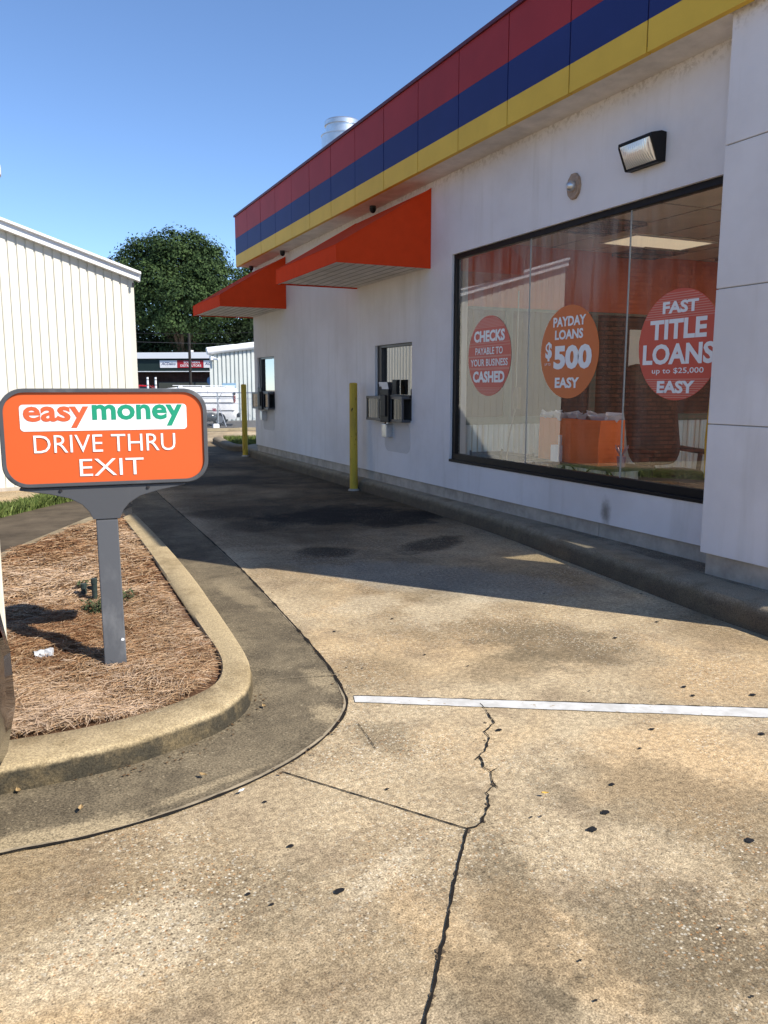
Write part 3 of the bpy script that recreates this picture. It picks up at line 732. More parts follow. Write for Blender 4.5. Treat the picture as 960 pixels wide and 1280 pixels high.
# corner column with recessed joints
cm = MB(); zs = [.322, 1.244, 2.164, 3.094, 3.93]
for a, b in zip(zs[:-1], zs[1:]): cm.box(XC, 5.2, YC0, YC1, a+.0035, b-.0035)
cm.build('corner_column', M['stucco'], shop, bevel=.004)
cj_ = MB(); cj_.box(XC+.012, 5.19, YC0+.012, YC1-.012, .33, 3.9); cj_.build('column_joint', M['groove'], shop)
cf = MB(); cf.box(XC+.03, 5.17, YC0+.03, YC1-.03, .1, .322); cf.build('column_foundation', M['found'], shop)
# fascia
seams = [16.46,15.56,14.67,13.79,12.91,12.06,11.16,10.28,9.38,8.47,7.57,6.67,5.76,4.86,3.96,2.92]
ZB3 = [3.90, 4.12, 4.45, 4.865]
fa = MB()
for a, b in zip(seams[:-1], seams[1:]):
    k = random.uniform(-.0015,.0015)
    for i,mi in ((0,2),(1,1),(2,0)):
        fa.mat(mi).box(XF+k, XF+.05, b+.007, a-.007, ZB3[i]+.0004, ZB3[i+1]-.0004)
fx = [XF+.06 + .9*i for i in range(10)]
for a, b in zip(fx[:-1], fx[1:]):
    for i,mi in ((0,2),(1,1),(2,0)): fa.mat(mi).box(a+.007, b-.007, 2.92, 2.97, ZB3[i]+.0004, ZB3[i+1]-.0004)
fa.mat(3).box(XF+.008, XF+.2, 2.93, 16.455, 3.94, 4.86); fa.box(XF+.2, fx[-1], 2.93, 3.07, 3.94, 4.86)
fas = fa.build('fascia', [M['red'], M['blue'], M['yellow'], M['seam']], shop)
cp_ = MB(); cp_.box(XF-.022, XF+.24, 2.895, 16.485, 4.865, 4.905); cp_.box(XF+.24, fx[-1], 2.895, 3.12, 4.865, 4.905); cp_.build('coping', M['coping'], fas, bevel=.005)
so_ = MB(); so_.box(XF+.051, XW-.001, YC1+.001, 16.45, 3.904, 3.93); so_.box(XF+.051, 5.2, 2.975, YC1-.0, 3.9305, 3.938); so_.build('soffit', M['soffit'], shop)
rf = MB(); rf.box(XF+.2, XE, 3.07, YEND-.15, 3.95, 4.55); rf.build('roof', M['found'], shop)

# ---- the big window
win = thing_ = None
fr = MB(); y0,y1,z0,z1 = WIN; X0 = XW+.03; X1 = XW+.10
fr.box(X0, X1, y0, y1, z0, z0+.085); fr.box(X0, X1, y0, y1, z1-.055, z1); fr.box(X0, X1, y1-.075, y1, z0+.085, z1-.055); fr.box(X0, X1, y0, y0+.06, z0+.085, z1-.055)
fr.box(XW-.012, X0, y0, y1, z0-.012, z0+.018)
win = fr.build('shop_window', M['black'], shop, bevel=.003)
GX = XW + .055
vs_ = [y0+.06, 5.415, 6.835, y1-.075]
for a, b in zip(vs_[:-1], vs_[1:]):
    p = MB(); p.add([(GX,a+.003,z0+.085),(GX,b-.003,z0+.085),(GX,b-.003,z1-.055),(GX,a+.003,z1-.055)],[(0,1,2,3)]); p.build('pane', M['glass'], win)
    if b < y1-.1:
        q = MB(); q.box(GX-.005, GX+.006, b-.0045, b+.0045, z0+.085, z1-.055); q.build('pane_joint', M['sealant'], win)
fr = MB(); y0,y1,z0,z1 = FW
fr.box(y0, y1, 3.11, 3.18, z0, z0+.09); fr.box(y0, y1, 3.11, 3.18, z1-.06, z1); fr.box(y0, y0+.06, 3.11, 3.18, z0+.09, z1-.06); fr.box(y1-.06, y1, 3.11, 3.18, z0+.09, z1-.06); fr.box(7.3,7.36,3.11,3.18,z0+.09,z1-.06)
fw = fr.build('front_window', M['black'], shop)
p = MB(); p.add([(y0,3.15,z0),(y1,3.15,z0),(y1,3.15,z1),(y0,3.15,z1)],[(0,1,2,3)]); p.build('pane', M['glass'], fw)

# ---- drive-through windows
def drive_window(o, mon):
    y0,y1,z0,z1 = o; zt = z0+.31
    fr = MB(); fr.box(XW+.04, XW+.12, y0, y1, z1-.035, z1); fr.box(XW+.04, XW+.12, y1-.13, y1, z0, z1-.035); fr.box(XW+.05,XW+.10,y0,y0+.02,z0,z1-.035); fr.box(XW-.02, XW+.12, y0+.02, y1-.13, zt-.015, zt+.02)
    f = fr.build('drive_through_window', M['dark_frame'], shop, bevel=.002)
    p = MB(); p.add([(XW+.085,y0+.02,zt),(XW+.085,y1-.13,zt),(XW+.085,y1-.13,z1-.035),(XW+.085,y0+.02,z1-.035)],[(0,1,2,3)]); p.build('pane', M['film'], f)
    # transaction drawer: open metal cage with tinted panels
    t = MB(); xa, xb = XW-.13, XW+.06; ya, yb = y0+.03, y1+.02
    for z in (z0-.02, zt-.03):
        t.box(xa, xb, ya, yb, z, z+.035)
    for y in (ya, ya+.33, ya+.72, yb-.03): t.box(xa+.004, xa+.03, y, y+.03, z0+.015, zt-.03)
    t.box(xb-.03, xb-.004, ya, yb, z0+.015, zt-.03)
    t.build('drawer_cage', M['alu'], f, bevel=.002)
    g2 = MB(); g2.box(xa+.012, xa+.02, ya+.03, yb-.03, z0+.015, zt-.03); g2.build('drawer_panel', M['smoked'], f)
    b = MB(); b.box(xa-.03, xa-.001, ya+.34, ya+.60, z0-.03, zt+.10); b.box(xa-.05, xa-.031, ya+.40, ya+.54, z0+.05, zt+.02); b.build('speaker_box', M['black'], f, bevel=.006)
    c = MB(); c.box(xa+.02, xa+.12, ya+.62, ya+.82, z0+.02, zt-.04); c.build('drawer_tray', principled('tray_ivory',(.55,.53,.46),.5), f, bevel=.01)
    j = MB(); j.box(XW-.11, XW-.001, ya+.52, ya+.66, z0-.24, z0-.06); j.cyl((XW-.05,ya+.59,z0-.07),(XW-.05,ya+.59,z0-.02),.02,n=10); j.build('call_box', M['steel'], f, bevel=.006)
    wr = MB(); wr.tube([(XW-.02,ya+.70,z0-.02),(XW-.025,ya+.74,z0-.08),(XW-.02,ya+.70,z0-.13),(XW-.03,ya+.73,z0-.17),(XW-.02,ya+.67,z0-.19)], .012, 6); wr.build('cable', principled('rusty_cable',(.16,.09,.06),.8), f, smooth=True)
    pt = MB(); pts = rrect(.78,.40,.12,6, (y0+y1)/2-.15, z0-.235)
    pt.prism([(XW-.0035,a,min(b,z0-.03)) for a,b in pts], (.0032,0,0)); pt.build('stucco_patch', M['stucco_patch'], shop)
drive_window(DW1, 1); drive_window(DW2, 0)
def at_wall(x,y,X): return wx(x,y,X)
mo = MB(); c = wx(498,487,XW+.06); mo.box(XW+.0, XW+.045, c.y-.075, c.y+.065, 1.40, 1.60); mo.box(XW-.004, XW-.001, c.y-.06, c.y+.05, 1.43, 1.58)
tag(mo.build('card_reader', M['black'], base=(XW+.02, c.y, 1.40), bevel=.006), 'dark upright card reader standing on the nearer drive-through drawer', 'card reader')
pa = MB(); c = wx(482,489,XW+.07); pa.obox((XW+.05, c.y, 1.47), (.002,0,.0006), (0,.14,0), (-.02,0,.10))
tag(pa.build('notice', M['sign_white'], base=(XW+.05,c.y,1.385)), 'blank white notice leaning in the nearer drive-through window', 'notice')

# ---- awnings
def awning(y0, y1, label=None):
    xa, zt, zf, zb = 3.51, 3.835, 3.11, 2.915
    a = MB(); t = .012
    for y, s in ((y0,1),(y1,-1)):
        a.prism([(XW-.002,y,zb),(XW-.002,y,zt),(xa+.012,y,zf),(xa+.012,y,zb)], (0,s*t,0))
    a.add([(XW-.002,y0,zt),(XW-.002,y1,zt),(xa,y1,zf),(xa,y0,zf)], [(0,1,2,3)]); a.add([(XW-.002,y0+t,zt-.015),(XW-.002,y1-t,zt-.015),(xa+.015,y1-t,zf-.01),(xa+.015,y0+t,zf-.01)], [(3,2,1,0)])
    a.box(xa, xa+.012, y0, y1, zb, zf)
    aw = a.build('awning', M['canvas'], shop, recalc=True)
    s = MB(); s.mat(0).box(xa+.03, XW-.004, y0+.02, y1-.02, zb+.018, zb+.03)
    s.mat(1)
    n = 9
    for i in range(1,n): x = xa+.03 + (XW-xa-.03)*i/n; s.box(x-.006, x+.006, y0+.03, y1-.03, zb+.0145, zb+.0178)
    pp = MB()
    for y in (y0-.001,y1+.001): pp.tube([(XW-.004,y,zt),(xa+.002,y,zf),(xa,y,zb)], .007, 6)
    pp.tube([(xa,y0,zf),(xa,y1,zf)], .006, 6); pp.build('awning_piping', M['canvas'], aw, smooth=True)
    s.build('awning_soffit', [M['soffit'], M['groove']], aw)
    h = MB()
    h.box(xa+.012, xa+.03, y0+.012, y1-.012, zb+.002, zb+.018); h.box(xa+.03, XW-.004, y0+.012, y0+.03, zb+.002, zb+.018)
    h.build('awning_rail', M['trim_white'], aw)
awning(8.82, 11.09); awning(14.38, 16.61)

# ---- roof vent, wall lamp, sensor, soffit cameras
VXp = 7.2; vc = wx(428,170,VXp); D = (vc-_C).dot(_fh); r = 24.5*D/1000
rv = MB(); zt = wx(428,152,VXp).z
rv.lathe([(r,4.5),(r,zt-.36*r/.5),(r*1.03,zt-.355*r/.5),(r*1.03,zt-.33*r/.5),(r*.80,zt-.31*r/.5),(r*.80,zt-.13*r/.5),(r*.86,zt-.12*r/.5),(r*.86,zt-.03),(r*.8,zt),(r*.0+.01,zt+.03)], (vc.x,vc.y,0), 40)
tag(rv.build('roof_vent', M['steel'], base=(vc.x,vc.y,4.5), smooth=True), 'shiny round galvanised vent stack on the roof behind the striped fascia', 'roof vent')

l0 = wx(785,175,4.6); ly0, ly1, lz = 5.00, 5.375, 3.225
lamp = thing('wall_lamp', (XW, (ly0+ly1)/2, lz), 'black wedge-shaped wall floodlight above the big window', 'wall lamp')
b = MB()
prof = [(0,.0),(0,.22),(-.05,.225),(-.155,.20),(-.155,.165),(-.075,-.004)]
for (ya,yb) in ((ly0,ly0+.02),(ly1-.02,ly1)): b.prism([(XW-.001+x,ya,lz+z) for x,z in prof], (0,yb-ya,0))
b.prism([(XW-.001+x,ly0+.02,lz+z) for x,z in [(0,.0),(0,.22),(-.05,.225),(-.155,.20),(-.155,.177),(-.04,.177),(-.025,.0)]], (0,ly1-ly0-.04,0))
b.prism([(XW-.001+x,ly0+.02,lz+z) for x,z in [(-.025,-.001),(-.025,.018),(-.068,.018),(-.075,-.004)]], (0,ly1-ly0-.04,0))
b.build('lamp_housing', M['black'], lamp, bevel=.006)
m, n, l = NT('prismatic_glass'); g = G(m); p_ = n['Principled BSDF']; p_.inputs['Base Color'].default_value = (.93,.91,.84,1); p_.inputs['Metallic'].default_value = .55; p_.inputs['Roughness'].default_value = .22
wv = g.node('ShaderNodeTexWave'); wv.inputs['Scale'].default_value = 14; wv.bands_direction = 'Y'; l.new(g.pos, wv.inputs['Vector'])
g.out(m, None, None, wv.outputs['Fac'], .5, .01); M['lens'] = m
b = MB(); nsg = 6; rings = []
for i in range(nsg+1):
    t = i/nsg; bul = .03*math.sin(math.pi*t); x = -.075 + (-.155+.075)*t; z = .012 + .16*t
    nx, nz = -.89, -.45
    rings.append([(XW-.001+x+nx*bul*k, y, lz+z+nz*bul*k) for k,y in ((0,ly0+.022),(.7,ly0+.05),(1,ly0+.12),(1,(ly0+ly1)/2),(1,ly1-.12),(.7,ly1-.05),(0,ly1-.022))])
b.loft(rings); b.build('lamp_glass', M['lens'], lamp, smooth=True)
sc_ = wx(718,233,XW-.01)
sn = thing('light_socket', (XW, sc_.y, sc_.z), 'small round tan wall fitting with a clear glass centre above the window', 'light fitting')
b = MB(); b.prism([(XW-.001, sc_.y+.088*math.cos(2*math.pi*i/10), sc_.z+.115*math.sin(2*math.pi*i/10)) for i in range(10)], (-.03,0,0)); b.build('back_plate', principled('tan_plate',(.36,.26,.19),.5,var=.3,vscale=30), sn, bevel=.004)
b = MB(); b.lathe([(.045,0),(.044,.03),(.03,.05),(.004,.058)], (0,0,0), 16)
b.v = [(XW-.032-z, sc_.y+x, sc_.z+y) for x,y,z in b.v]; b.build('glass_bulb', M['steel'], sn, smooth=True)
for (x,y,lab) in ((466,261,'small dark dome camera under the soffit above the nearer awning'),(353,314,'small dark dome camera under the soffit between the two awnings'),(314,335,'small dark dome camera under the soffit at the far end above the farther awning')):
    c = wx(x,y,4.62); c.z = 3.906
    q = thing('soffit_camera', c, lab, 'camera', 'cameras under the soffit')
    b = MB(); b.cyl(c, c+Vector((0,0,-.03)), .045, n=14); b.build('camera_base', M['dark_frame'], q)
    b = MB(); b.lathe([(.004,-.095),(.028,-.085),(.042,-.06),(.045,-.03)], c, 14); b.build('camera_dome', M['black'], q, smooth=True)

# ---- window decals with their lettering
def decal(cx, cy, r, col, name, lines, stripes, label):
    c = wx(cx, cy, GX-.004)
    q = thing('window_decal', (GX-.004, c.y, c.z), label, 'window sign', 'round advertising decals on the shop window')
    mcol = principled(name, col, .45, var=.03, vscale=4)
    b = MB(); n = 64
    b.prism([(GX-.0035, c.y+r*math.cos(2*math.pi*i/n), c.z+r*math.sin(2*math.pi*i/n)) for i in range(n)], (.0012,0,0)); b.build('decal_disc', mcol, q, recalc=True)
    if stripes:
        smat = principled(name+'_stripe',(min(1,col[0]*1.05),col[1]+.16,col[2]+.14),.45)
        for (za, zb_, k) in stripes:
            s = MB()
            for i in range(k):
                z = za + (zb_-za)*i/(k-1); hw = math.sqrt(max(0,r*r*.98-(z*r)**2))
                s.add([(GX-.0040,c.y-hw,c.z+z*r-.0035),(GX-.0040,c.y+hw,c.z+z*r-.0035),(GX-.0040,c.y+hw,c.z+z*r+.0035),(GX-.0040,c.y-hw,c.z+z*r+.0035)],[(0,1,2,3)])
            s.build('decal_stripes', smat, q)
    for (txt, ox, oz, w_, h_, off) in lines:
        t = MB(); letters(t, txt, (GX-.0046, c.y-ox*r, c.z+oz*r), (0,-1,0), (0,0,1), w_*r, h_*r, off)
        t.build('lettering', M['sign_white'], q, recalc=False)
RD = .43
decal(611,445,RD,(.62,.105,.070),'decal_red',[('CHECKS',0,.50,1.44,.29,.045),('PAYABLE TO',0,.13,1.28,.18,.02),('YOUR BUSINESS',0,-.16,1.74,.18,.02),('CASHED',0,-.52,1.48,.29,.045)],
      [(.93,.72,7),(-.80,-.95,5),(.26,.33,2),(-.02,.0,2),(-.30,-.33,2)],'red oval decal reading CHECKS PAYABLE TO YOUR BUSINESS CASHED on the far pane')
decal(710.5,440,RD,(.64,.155,.035),'decal_orange',[('PAYDAY',0,.66,1.12,.21,.036),('LOANS',0,.38,.97,.21,.036),('500',.14,-.11,1.30,.52,.05),('$',-.70,.03,.24,.42,.04),('UP TO',-.73,-.25,.22,.055,.0),('EASY',-.02,-.66,.84,.23,.04)],
      None,'plain orange oval decal reading PAYDAY LOANS UP TO $500 EASY')
decal(847,431,RD,(.60,.095,.060),'decal_crimson',[('FAST',.02,.68,.86,.22,.042),('TITLE',-.02,.29,1.38,.36,.036),('LOANS',0,-.16,1.74,.38,.036),('up to $25,000',.02,-.475,1.26,.13,.01),('EASY',0,-.76,.92,.23,.042)],
      [(.93,.50,11),(-.62,-.95,9)],'red oval decal reading FAST TITLE LOANS up to $25,000 EASY beside the corner column')

# ------------------------------------------------------------------ inside the shop
YB, XI, ZF, ZC = 8.42, 11.5, .175, 3.20
M['orange_wall'] = principled('orange_wall', (.52,.10,.035), .6)
M['brown_wall'] = principled('dark_brown_panel', (.05,.028,.02), .6, var=.2, vscale=2)
M['tile_ceiling'] = principled('ceiling_tiles', (.76,.68,.57), .9, var=.12, vscale=2)
M['corrugated'] = principled('corrugated_steel', (.62,.64,.63), .35, metal=.55, var=.15, vscale=1)
i_ = MB(); i_.box(XW+.23, XI, 3.31, YB, .12, ZF); i_.build('shop_floor', principled('shop_carpet', (.10,.09,.085), .9), shop)
i_ = MB(); i_.box(XW+.221, XI, 3.31, YB+.1, ZC, ZC+.03); ce = i_.build('ceiling', M['tile_ceiling'], shop)
i_ = MB()
for k in range(1,12): i_.box(XW+.23+k*.61-.010, XW+.23+k*.61+.010, 3.32, YB-.01, ZC-.006, ZC-.001)
for k in range(1,5): i_.box(XW+.23, XI-.02, YB-k*1.22-.010, YB-k*1.22+.010, ZC-.0065, ZC-.0005)
i_.build('ceiling_grid', principled('grid_grey',(.38,.34,.29),.6), ce)
i_ = MB(); i_.box(XW+.221, XI, YB, YB+.1, 2.45, ZC); i_.box(XI, XI+.1, 3.31, YB, .17, ZC); i_.build('orange_wall', M['orange_wall'], shop)
i_ = MB(); i_.box(XW+.221, XI, YB+.004, YB+.1, 1.05, 2.45); i_.build('brown_wall', M['brown_wall'], shop)
i_ = MB(); i_.box(XW+.221, XI, YB-.03, YB, 2.42, 2.45); i_.box(XW+.221, XI, YB-.06, YB, 1.05, 1.14)
for x in (5.6, 6.9, 8.2, 9.5, 10.8): i_.box(x-.05, x+.05, YB-.03, YB-.001, 1.14, 2.42)
i_.build('teller_frame', principled('green_grey_trim',(.10,.13,.11),.5), shop)
i_ = MB(); n = 400; xs = np.linspace(XW+.221, XI, n)
i_.loft([[(x, YB-.035+.014*math.sin(x*2*math.pi/.076), z) for x in xs] for z in (ZF,1.05)]); i_.build('wainscot', M['corrugated'], shop, smooth=True, recalc=False)
for x in (7.5, 8.7, 9.1): 
    i_ = MB(); i_.box(x, x+.22, YB-.012, YB-.004, 1.75, 2.25); 
    tag(i_.build('posted_sheet', M['sign_white'], base=(x,YB-.012,1.75)), 'pale sheet taped to the dark teller glass inside the shop', 'paper', 'sheets taped inside the shop')
lp_ = wx(790,318,7.2); em = principled('fill_diffuser', (.8,.8,.75), .5, emis=(1,.86,.62), estr=7.5); em_dim = principled('dim_diffuser', (.8,.78,.7), .5, emis=(1,.80,.55), estr=.34)
for k,(x,y) in enumerate(((7.1,7.55),(6.6,4.4),(9.4,6.2))):  # first panel is dim; the other two are unseen, added to brighten the room
    q = thing('ceiling_light', (x,y,ZC), 'lit recessed ceiling light panel inside the shop, %s' % ('beside the orange wall','added out of view near the street front to brighten the room','added out of view deep in the room to brighten it')[k], 'ceiling light', 'ceiling lights in the shop')
    b = MB(); b.box(x-.62,x+.62,y-.32,y-.285,ZC-.02,ZC-.007); b.box(x-.62,x+.62,y+.285,y+.32,ZC-.02,ZC-.007); b.box(x-.62,x-.59,y-.285,y+.285,ZC-.02,ZC-.007); b.box(x+.59,x+.62,y-.285,y+.285,ZC-.02,ZC-.007); b.build('light_frame', M['trim_white'], q)
    b = MB(); b.box(x-.59,x+.59,y-.285,y+.285,ZC-.014,ZC-.008); b.build('diffuser', em_dim if k == 0 else em, q)
for k,(x,y) in enumerate(((5.8,7.05),(7.5,8.15),(9.0,7.8))):
    b = MB()
    for j in range(7): b.obox((x, y-.27+j*.09, ZC-.03), (.3,0,0), (0,.03,.018), (0,-.001,.003))
    b.box(x-.32,x+.32,y-.34,y-.31,ZC-.04,ZC-.008); b.box(x-.32,x+.32,y+.31,y+.34,ZC-.04,ZC-.008); b.box(x-.35,x-.32,y-.34,y+.34,ZC-.04,ZC-.008); b.box(x+.32,x+.35,y-.34,y+.34,ZC-.04,ZC-.008)
    tag(b.build('air_vent', principled('vent_grey_%d'%k,(.10,.085,.07),.6), base=(x,y,ZC-.008)), 'dark louvred air vent in the shop ceiling, %s' % ('nearest the big window','behind the lit panel','added out of view deep in the room to brighten it')[k], 'air vent', 'air vents in the shop ceiling')

# table with gift bags by the window
tz = .745
t0 = Vector((5.02,6.75,tz)); t1 = Vector((5.75,6.75,tz)) 
tb = thing('folding_table', (5.30,6.3,ZF), 'low dark folding table behind the glass carrying orange gift bags', 'table')
b = MB(); b.prism([(x,y,tz-.025) for x,y in rrect(.56,1.50,.06,4,5.32,6.55)], (0,0,.025)); b.build('tabletop', principled('table_brown',(.045,.033,.028),.5), tb)
for y in (5.96,7.14):
    for s in (-1,1):
        b = MB(); b.tube([(5.32+s*.20,y,tz-.026),(5.32+s*.24,y+.03*s,ZF+.01)],.014,8); b.build('leg', M['black'], tb, smooth=True)
for s in (-1,1):
    b = MB(); b.tube([(5.32+s*.2,5.98,.36),(5.32+s*.2,6.5,tz-.03)],.009,6); b.tube([(5.32+s*.2,7.12,.36),(5.32+s*.2,6.6,tz-.03)],.009,6); b.build('brace', M['black'], tb)
def paper_bag(name, x0,x1,y0,y1,z,h, col, label):
    q = thing(name, ((x0+x1)/2,(y0+y1)/2,z), label, 'gift bag', 'gift bags on the folding table')
    bm_ = principled('bag_'+label[:6], col, .55, var=.05, vscale=8)
    b = MB(); j = lambda: random.uniform(-.006,.006)
    ym = (y0+y1)/2
    lo = [(x0,y0,z),(x1,y0,z),(x1,ym,z),(x1,y1,z),(x0,y1,z),(x0,ym,z)]
    mi = [(x0+j(),y0+j(),z+h*.5),(x1+j(),y0+j(),z+h*.5),(x1-.004,ym,z+h*.5),(x1+j(),y1+j(),z+h*.5),(x0+j(),y1+j(),z+h*.5),(x0+.004,ym,z+h*.5)]
    hi = [(x0+.01+j(),y0+j(),z+h),(x1-.01+j(),y0+j(),z+h),(x1-.02,ym,z+h),(x1-.01+j(),y1+j(),z+h),(x0+.01+j(),y1+j(),z+h),(x0+.02,ym,z+h)]
    b.loft([lo,mi,hi], closed=True, cap=False); b.build('bag_body', bm_, q)
    t = MB()
    for k in range(9):
        cx_ = random.uniform(x0+.03,x1-.03); cy_ = y0 + (y1-y0)*(k+.5)/9; a = random.uniform(0,3)
        pts = []
        for (u,v,zz) in ((-.09,-.07,.0),(.08,-.08,.02),(.10,.08,.0),(-.08,.09,.02)): pts.append((cx_+u*math.cos(a)-v*math.sin(a)*.6, cy_+u*math.sin(a)+v*math.cos(a), z+h*.93+zz+random.uniform(.02,.10)))
        ctr = (cx_,cy_,z+h*.86)
        t.add(pts+[ctr], [(0,1,4),(1,2,4),(2,3,4),(3,0,4)])
    t.build('tissue_paper', principled('tissue',(.76,.74,.78),.8), q, recalc=False)
paper_bag('gift_bag', 5.16,5.46,6.66,7.12,tz,.44,(.80,.17,.03),'orange gift bag with white tissue, farther one behind the pane joint')
paper_bag('gift_bag', 5.12,5.44,6.10,6.62,tz,.44,(.84,.15,.02),'orange gift bag with white tissue, nearer one on the right')
b = MB(); b.prism([(5.08+x*.0,6.5+y,tz) for x,y in ()] or [(5.05,6.64,tz),(5.11,6.64,tz),(5.11,6.76,tz),(5.05,6.76,tz)], (0,0,.17)); b.prism([(5.055,6.645,tz+.172),(5.105,6.645,tz+.172),(5.105,6.68,tz+.172)], (0,0,.10))
tag(b.build('small_box', M['sign_white'], base=(5.08,6.7,tz), bevel=.004), 'small white box standing in front of the gift bags', 'box')
b = MB(); b.cyl((5.3,5.98,tz),(5.3,5.98,tz+.10),.035,.045,14); 
for k in range(14):
    a = random.uniform(0,6.28); b.bar((5.3,5.98,tz+.09),(5.3+.06*math.cos(a),5.98+.06*math.sin(a),tz+.16+random.uniform(0,.06)),.008)
tag(b.build('tinsel_pot', principled('tinsel',(.42,.3,.36),.3,metal=.5), base=(5.3,5.98,tz)), 'little pot of shiny decorations at the right end of the table', 'decoration')
# dark office chair
ch = thing('office_chair', (6.15,5.55,ZF), 'dark brown high-backed office chair in the shop behind the FAST TITLE LOANS decal', 'chair')
brown = principled('brown_leather', (.040,.020,.014), .5, var=.25, vscale=9)
def cushion(c, hx, hy, hz, r, rx=0, n=5):
    b = MB(); rings = []
    for k in range(n+1):
        t = -1+2*k/n; q = math.sqrt(max(.0,1-abs(t)**3*.65)); rings.append([(c[0]+x*q, c[1]+t*hy, c[2]+z*q) for x,z in rrect(hx*2,hz*2,r,4)])
    b.loft(rings, closed=True)
    if rx:
        Mx = Matrix.Rotation(rx,3,'X'); cc = Vector(c); b.v = [tuple(cc+Mx@(Vector(v)-cc)) for v in b.v]
    return b
cushion((6.15,5.55,.62),.29,.28,.07,.06).build('seat', brown, ch, smooth=True)
cushion((6.15,5.86,1.22),.33,.09,.52,.16,R(-10)).build('backrest', brown, ch, smooth=True)
for s in (-1,1):
    b = MB(); b.bar((6.15+s*.31,5.42,.86),(6.15+s*.31,5.78,.88),.07,.05); b.bar((6.15+s*.31,5.5,.62),(6.15+s*.31,5.48,.84),.04); b.build('armrest', brown, ch, bevel=.012)
b = MB(); b.cyl((6.15,5.55,.28),(6.15,5.55,.56),.03,n=12)
for k in range(5): a = 2*math.pi*k/5; b.bar((6.15,5.55,.27),(6.15+.30*math.cos(a),5.55+.30*math.sin(a),.24),.05,.035)
b.build('pedestal', M['black'], ch)
for k in range(5):
    a = 2*math.pi*k/5; x,y = 6.15+.30*math.cos(a), 5.55+.30*math.sin(a); b = MB(); b.cyl((x-.02,y,ZF+.031),(x+.02,y,ZF+.031),.03,n=12); b.build('caster', M['black'], ch)
yl = thing('feather_banner', (4.846,4.45,.72), 'narrow plain yellow feather banner just inside the glass by the column', 'banner')
b = MB(); b.prism([(4.84,4.455,.66),(4.84,4.53,.82),(4.84,4.545,1.1),(4.84,4.52,1.45),(4.84,4.43,1.9)], (.012,0,0)); b.build('banner_cloth', principled('banner_yellow',(.70,.42,.02),.6,emis=None), yl)
b = MB(); b.cyl((4.846,4.435,.72),(4.846,4.435,1.95),.008,n=8); b.cyl((4.846,4.435,.722),(4.846,4.435,.74),.03,n=12); b.build('banner_pole', M['black'], yl)
ch.location = (5.98, 6.02, ZF)
cr = thing('wire_crate', (5.15,7.85,ZF), 'dark open slatted crate on the shop floor in the far window corner', 'crate')
b = MB()
for k in range(5): z = ZF+.05+k*.11; b.box(4.98,5.40,7.55,7.565,z,z+.07); b.box(4.98,5.40,8.2,8.215,z,z+.07); b.box(4.98,4.995,7.565,8.2,z,z+.07); b.box(5.385,5.40,7.565,8.2,z,z+.07)
b.build('slats', principled('crate_grey',(.10,.11,.12),.6), cr)
for x in (4.976,5.386):
    for y in (7.548,8.19): b = MB(); b.box(x+.016*(-1 if x<5.2 else 1),x+.012+.016*(-1 if x<5.2 else 1),y,y+.03,ZF,ZF+.58); b.build('post', M['black'], cr)
cd = MB(); c0 = wx(647,505,4.95)
cd.tube([(4.93,c0.y,2.5),(4.93,c0.y+.01,1.5),(4.93,c0.y+.02,1.25),(4.94,c0.y+.14,.95),(4.95,c0.y+.2,.5),(4.97,c0.y+.45,.25)],.008,6)
tag(cd.build('hanging_cord', M['groove'], base=(4.93,c0.y,ZF), smooth=True), 'grey cord hanging down inside the glass next to the pane joint', 'cord')
pl = MB(); pl.box(4.915,4.955,c0.y-.05,c0.y+.04,1.27,1.50); pl.box(4.91,4.914,c0.y-.03,c0.y+.02,1.30,1.36)
tag(pl.build('plug_adapter', principled('adapter_brown',(.12,.08,.05),.5), base=(4.93,c0.y,1.27), bevel=.005), 'brown plug adapter hanging on the cord inside the window', 'adapter')

# ------------------------------------------------------------------ bollards
def bollard(px, ytop, X, rad, label):
    c = wx(px, 560, X); z = wx(px, ytop, X).z
    q = thing('bollard', (c.x, c.y, 0), label, 'bollard', 'yellow bollards along the drive-through lane')
    return q, c, z
q, c, z = bollard(442, 478.5, 4.53, .058, 'chipped yellow steel bollard at the nearer drive-through window')
b = MB(); b.lathe([(.060,-.02),(.059,.4),(.058,z-.015),(.050,z-.002),(.004,z+.003)], (c.x,c.y,0), 24); b.build('post', M['bollard'], q, smooth=True)
b = MB(); b.lathe([(.085,.001),(.082,.012),(.062,.03)], (c.x,c.y,0), 20); b.build('base_grout', M['found'], q, smooth=True)
c2 = wx(306, 540, 4.66)
copy_thing(q, (c2.x, c2.y, 0.0), .8, 'yellow steel bollard at the far corner by the farther drive-through window')

# ------------------------------------------------------------------ drive-through exit sign
Dp = 4.05
sL = dep(-5, 484, 3.865); sR = dep(257.5, 484, 4.205); sL.z = sR.z = 0
sx = (sR-sL).normalized(); sn_ = Vector((sx.y, -sx.x, 0))          # towards the viewer
pc = gz(145.5, 838, .10)                                             # foot of the post
ctr = (sL+sR)/2; W = (sR-sL).length
zt = dep(120,485.5,4.0).z; zb = dep(130,607,4.02).z; H = zt-zb
sgn = thing('drive_through_sign', (pc.x,pc.y,.08), 'orange rounded sign on grey post reading easymoney DRIVE THRU EXIT', 'sign')
cz = (zt+zb)/2
def SP(u, v, d=0.0): return ctr + sx*u + Vector((0,0,cz+v)) + sn_*d
TH = .11
b = MB(); outer = rrect(W,H,.115,10); inner_ = rrect(W-.040,H-.038,.100,10)
rings = [[SP(u,v,-TH) for u,v in rrect(W-.02,H-.02,.11,10)],[SP(u,v,-TH+.01) for u,v in outer],[SP(u,v,-.004) for u,v in outer],[SP(u,v,0) for u,v in rrect(W-.008,H-.008,.113,10)],[SP(u,v,0) for u,v in inner_],[SP(u,v,-.012) for u,v in inner_]]
b.loft(rings, closed=True, cap=False)
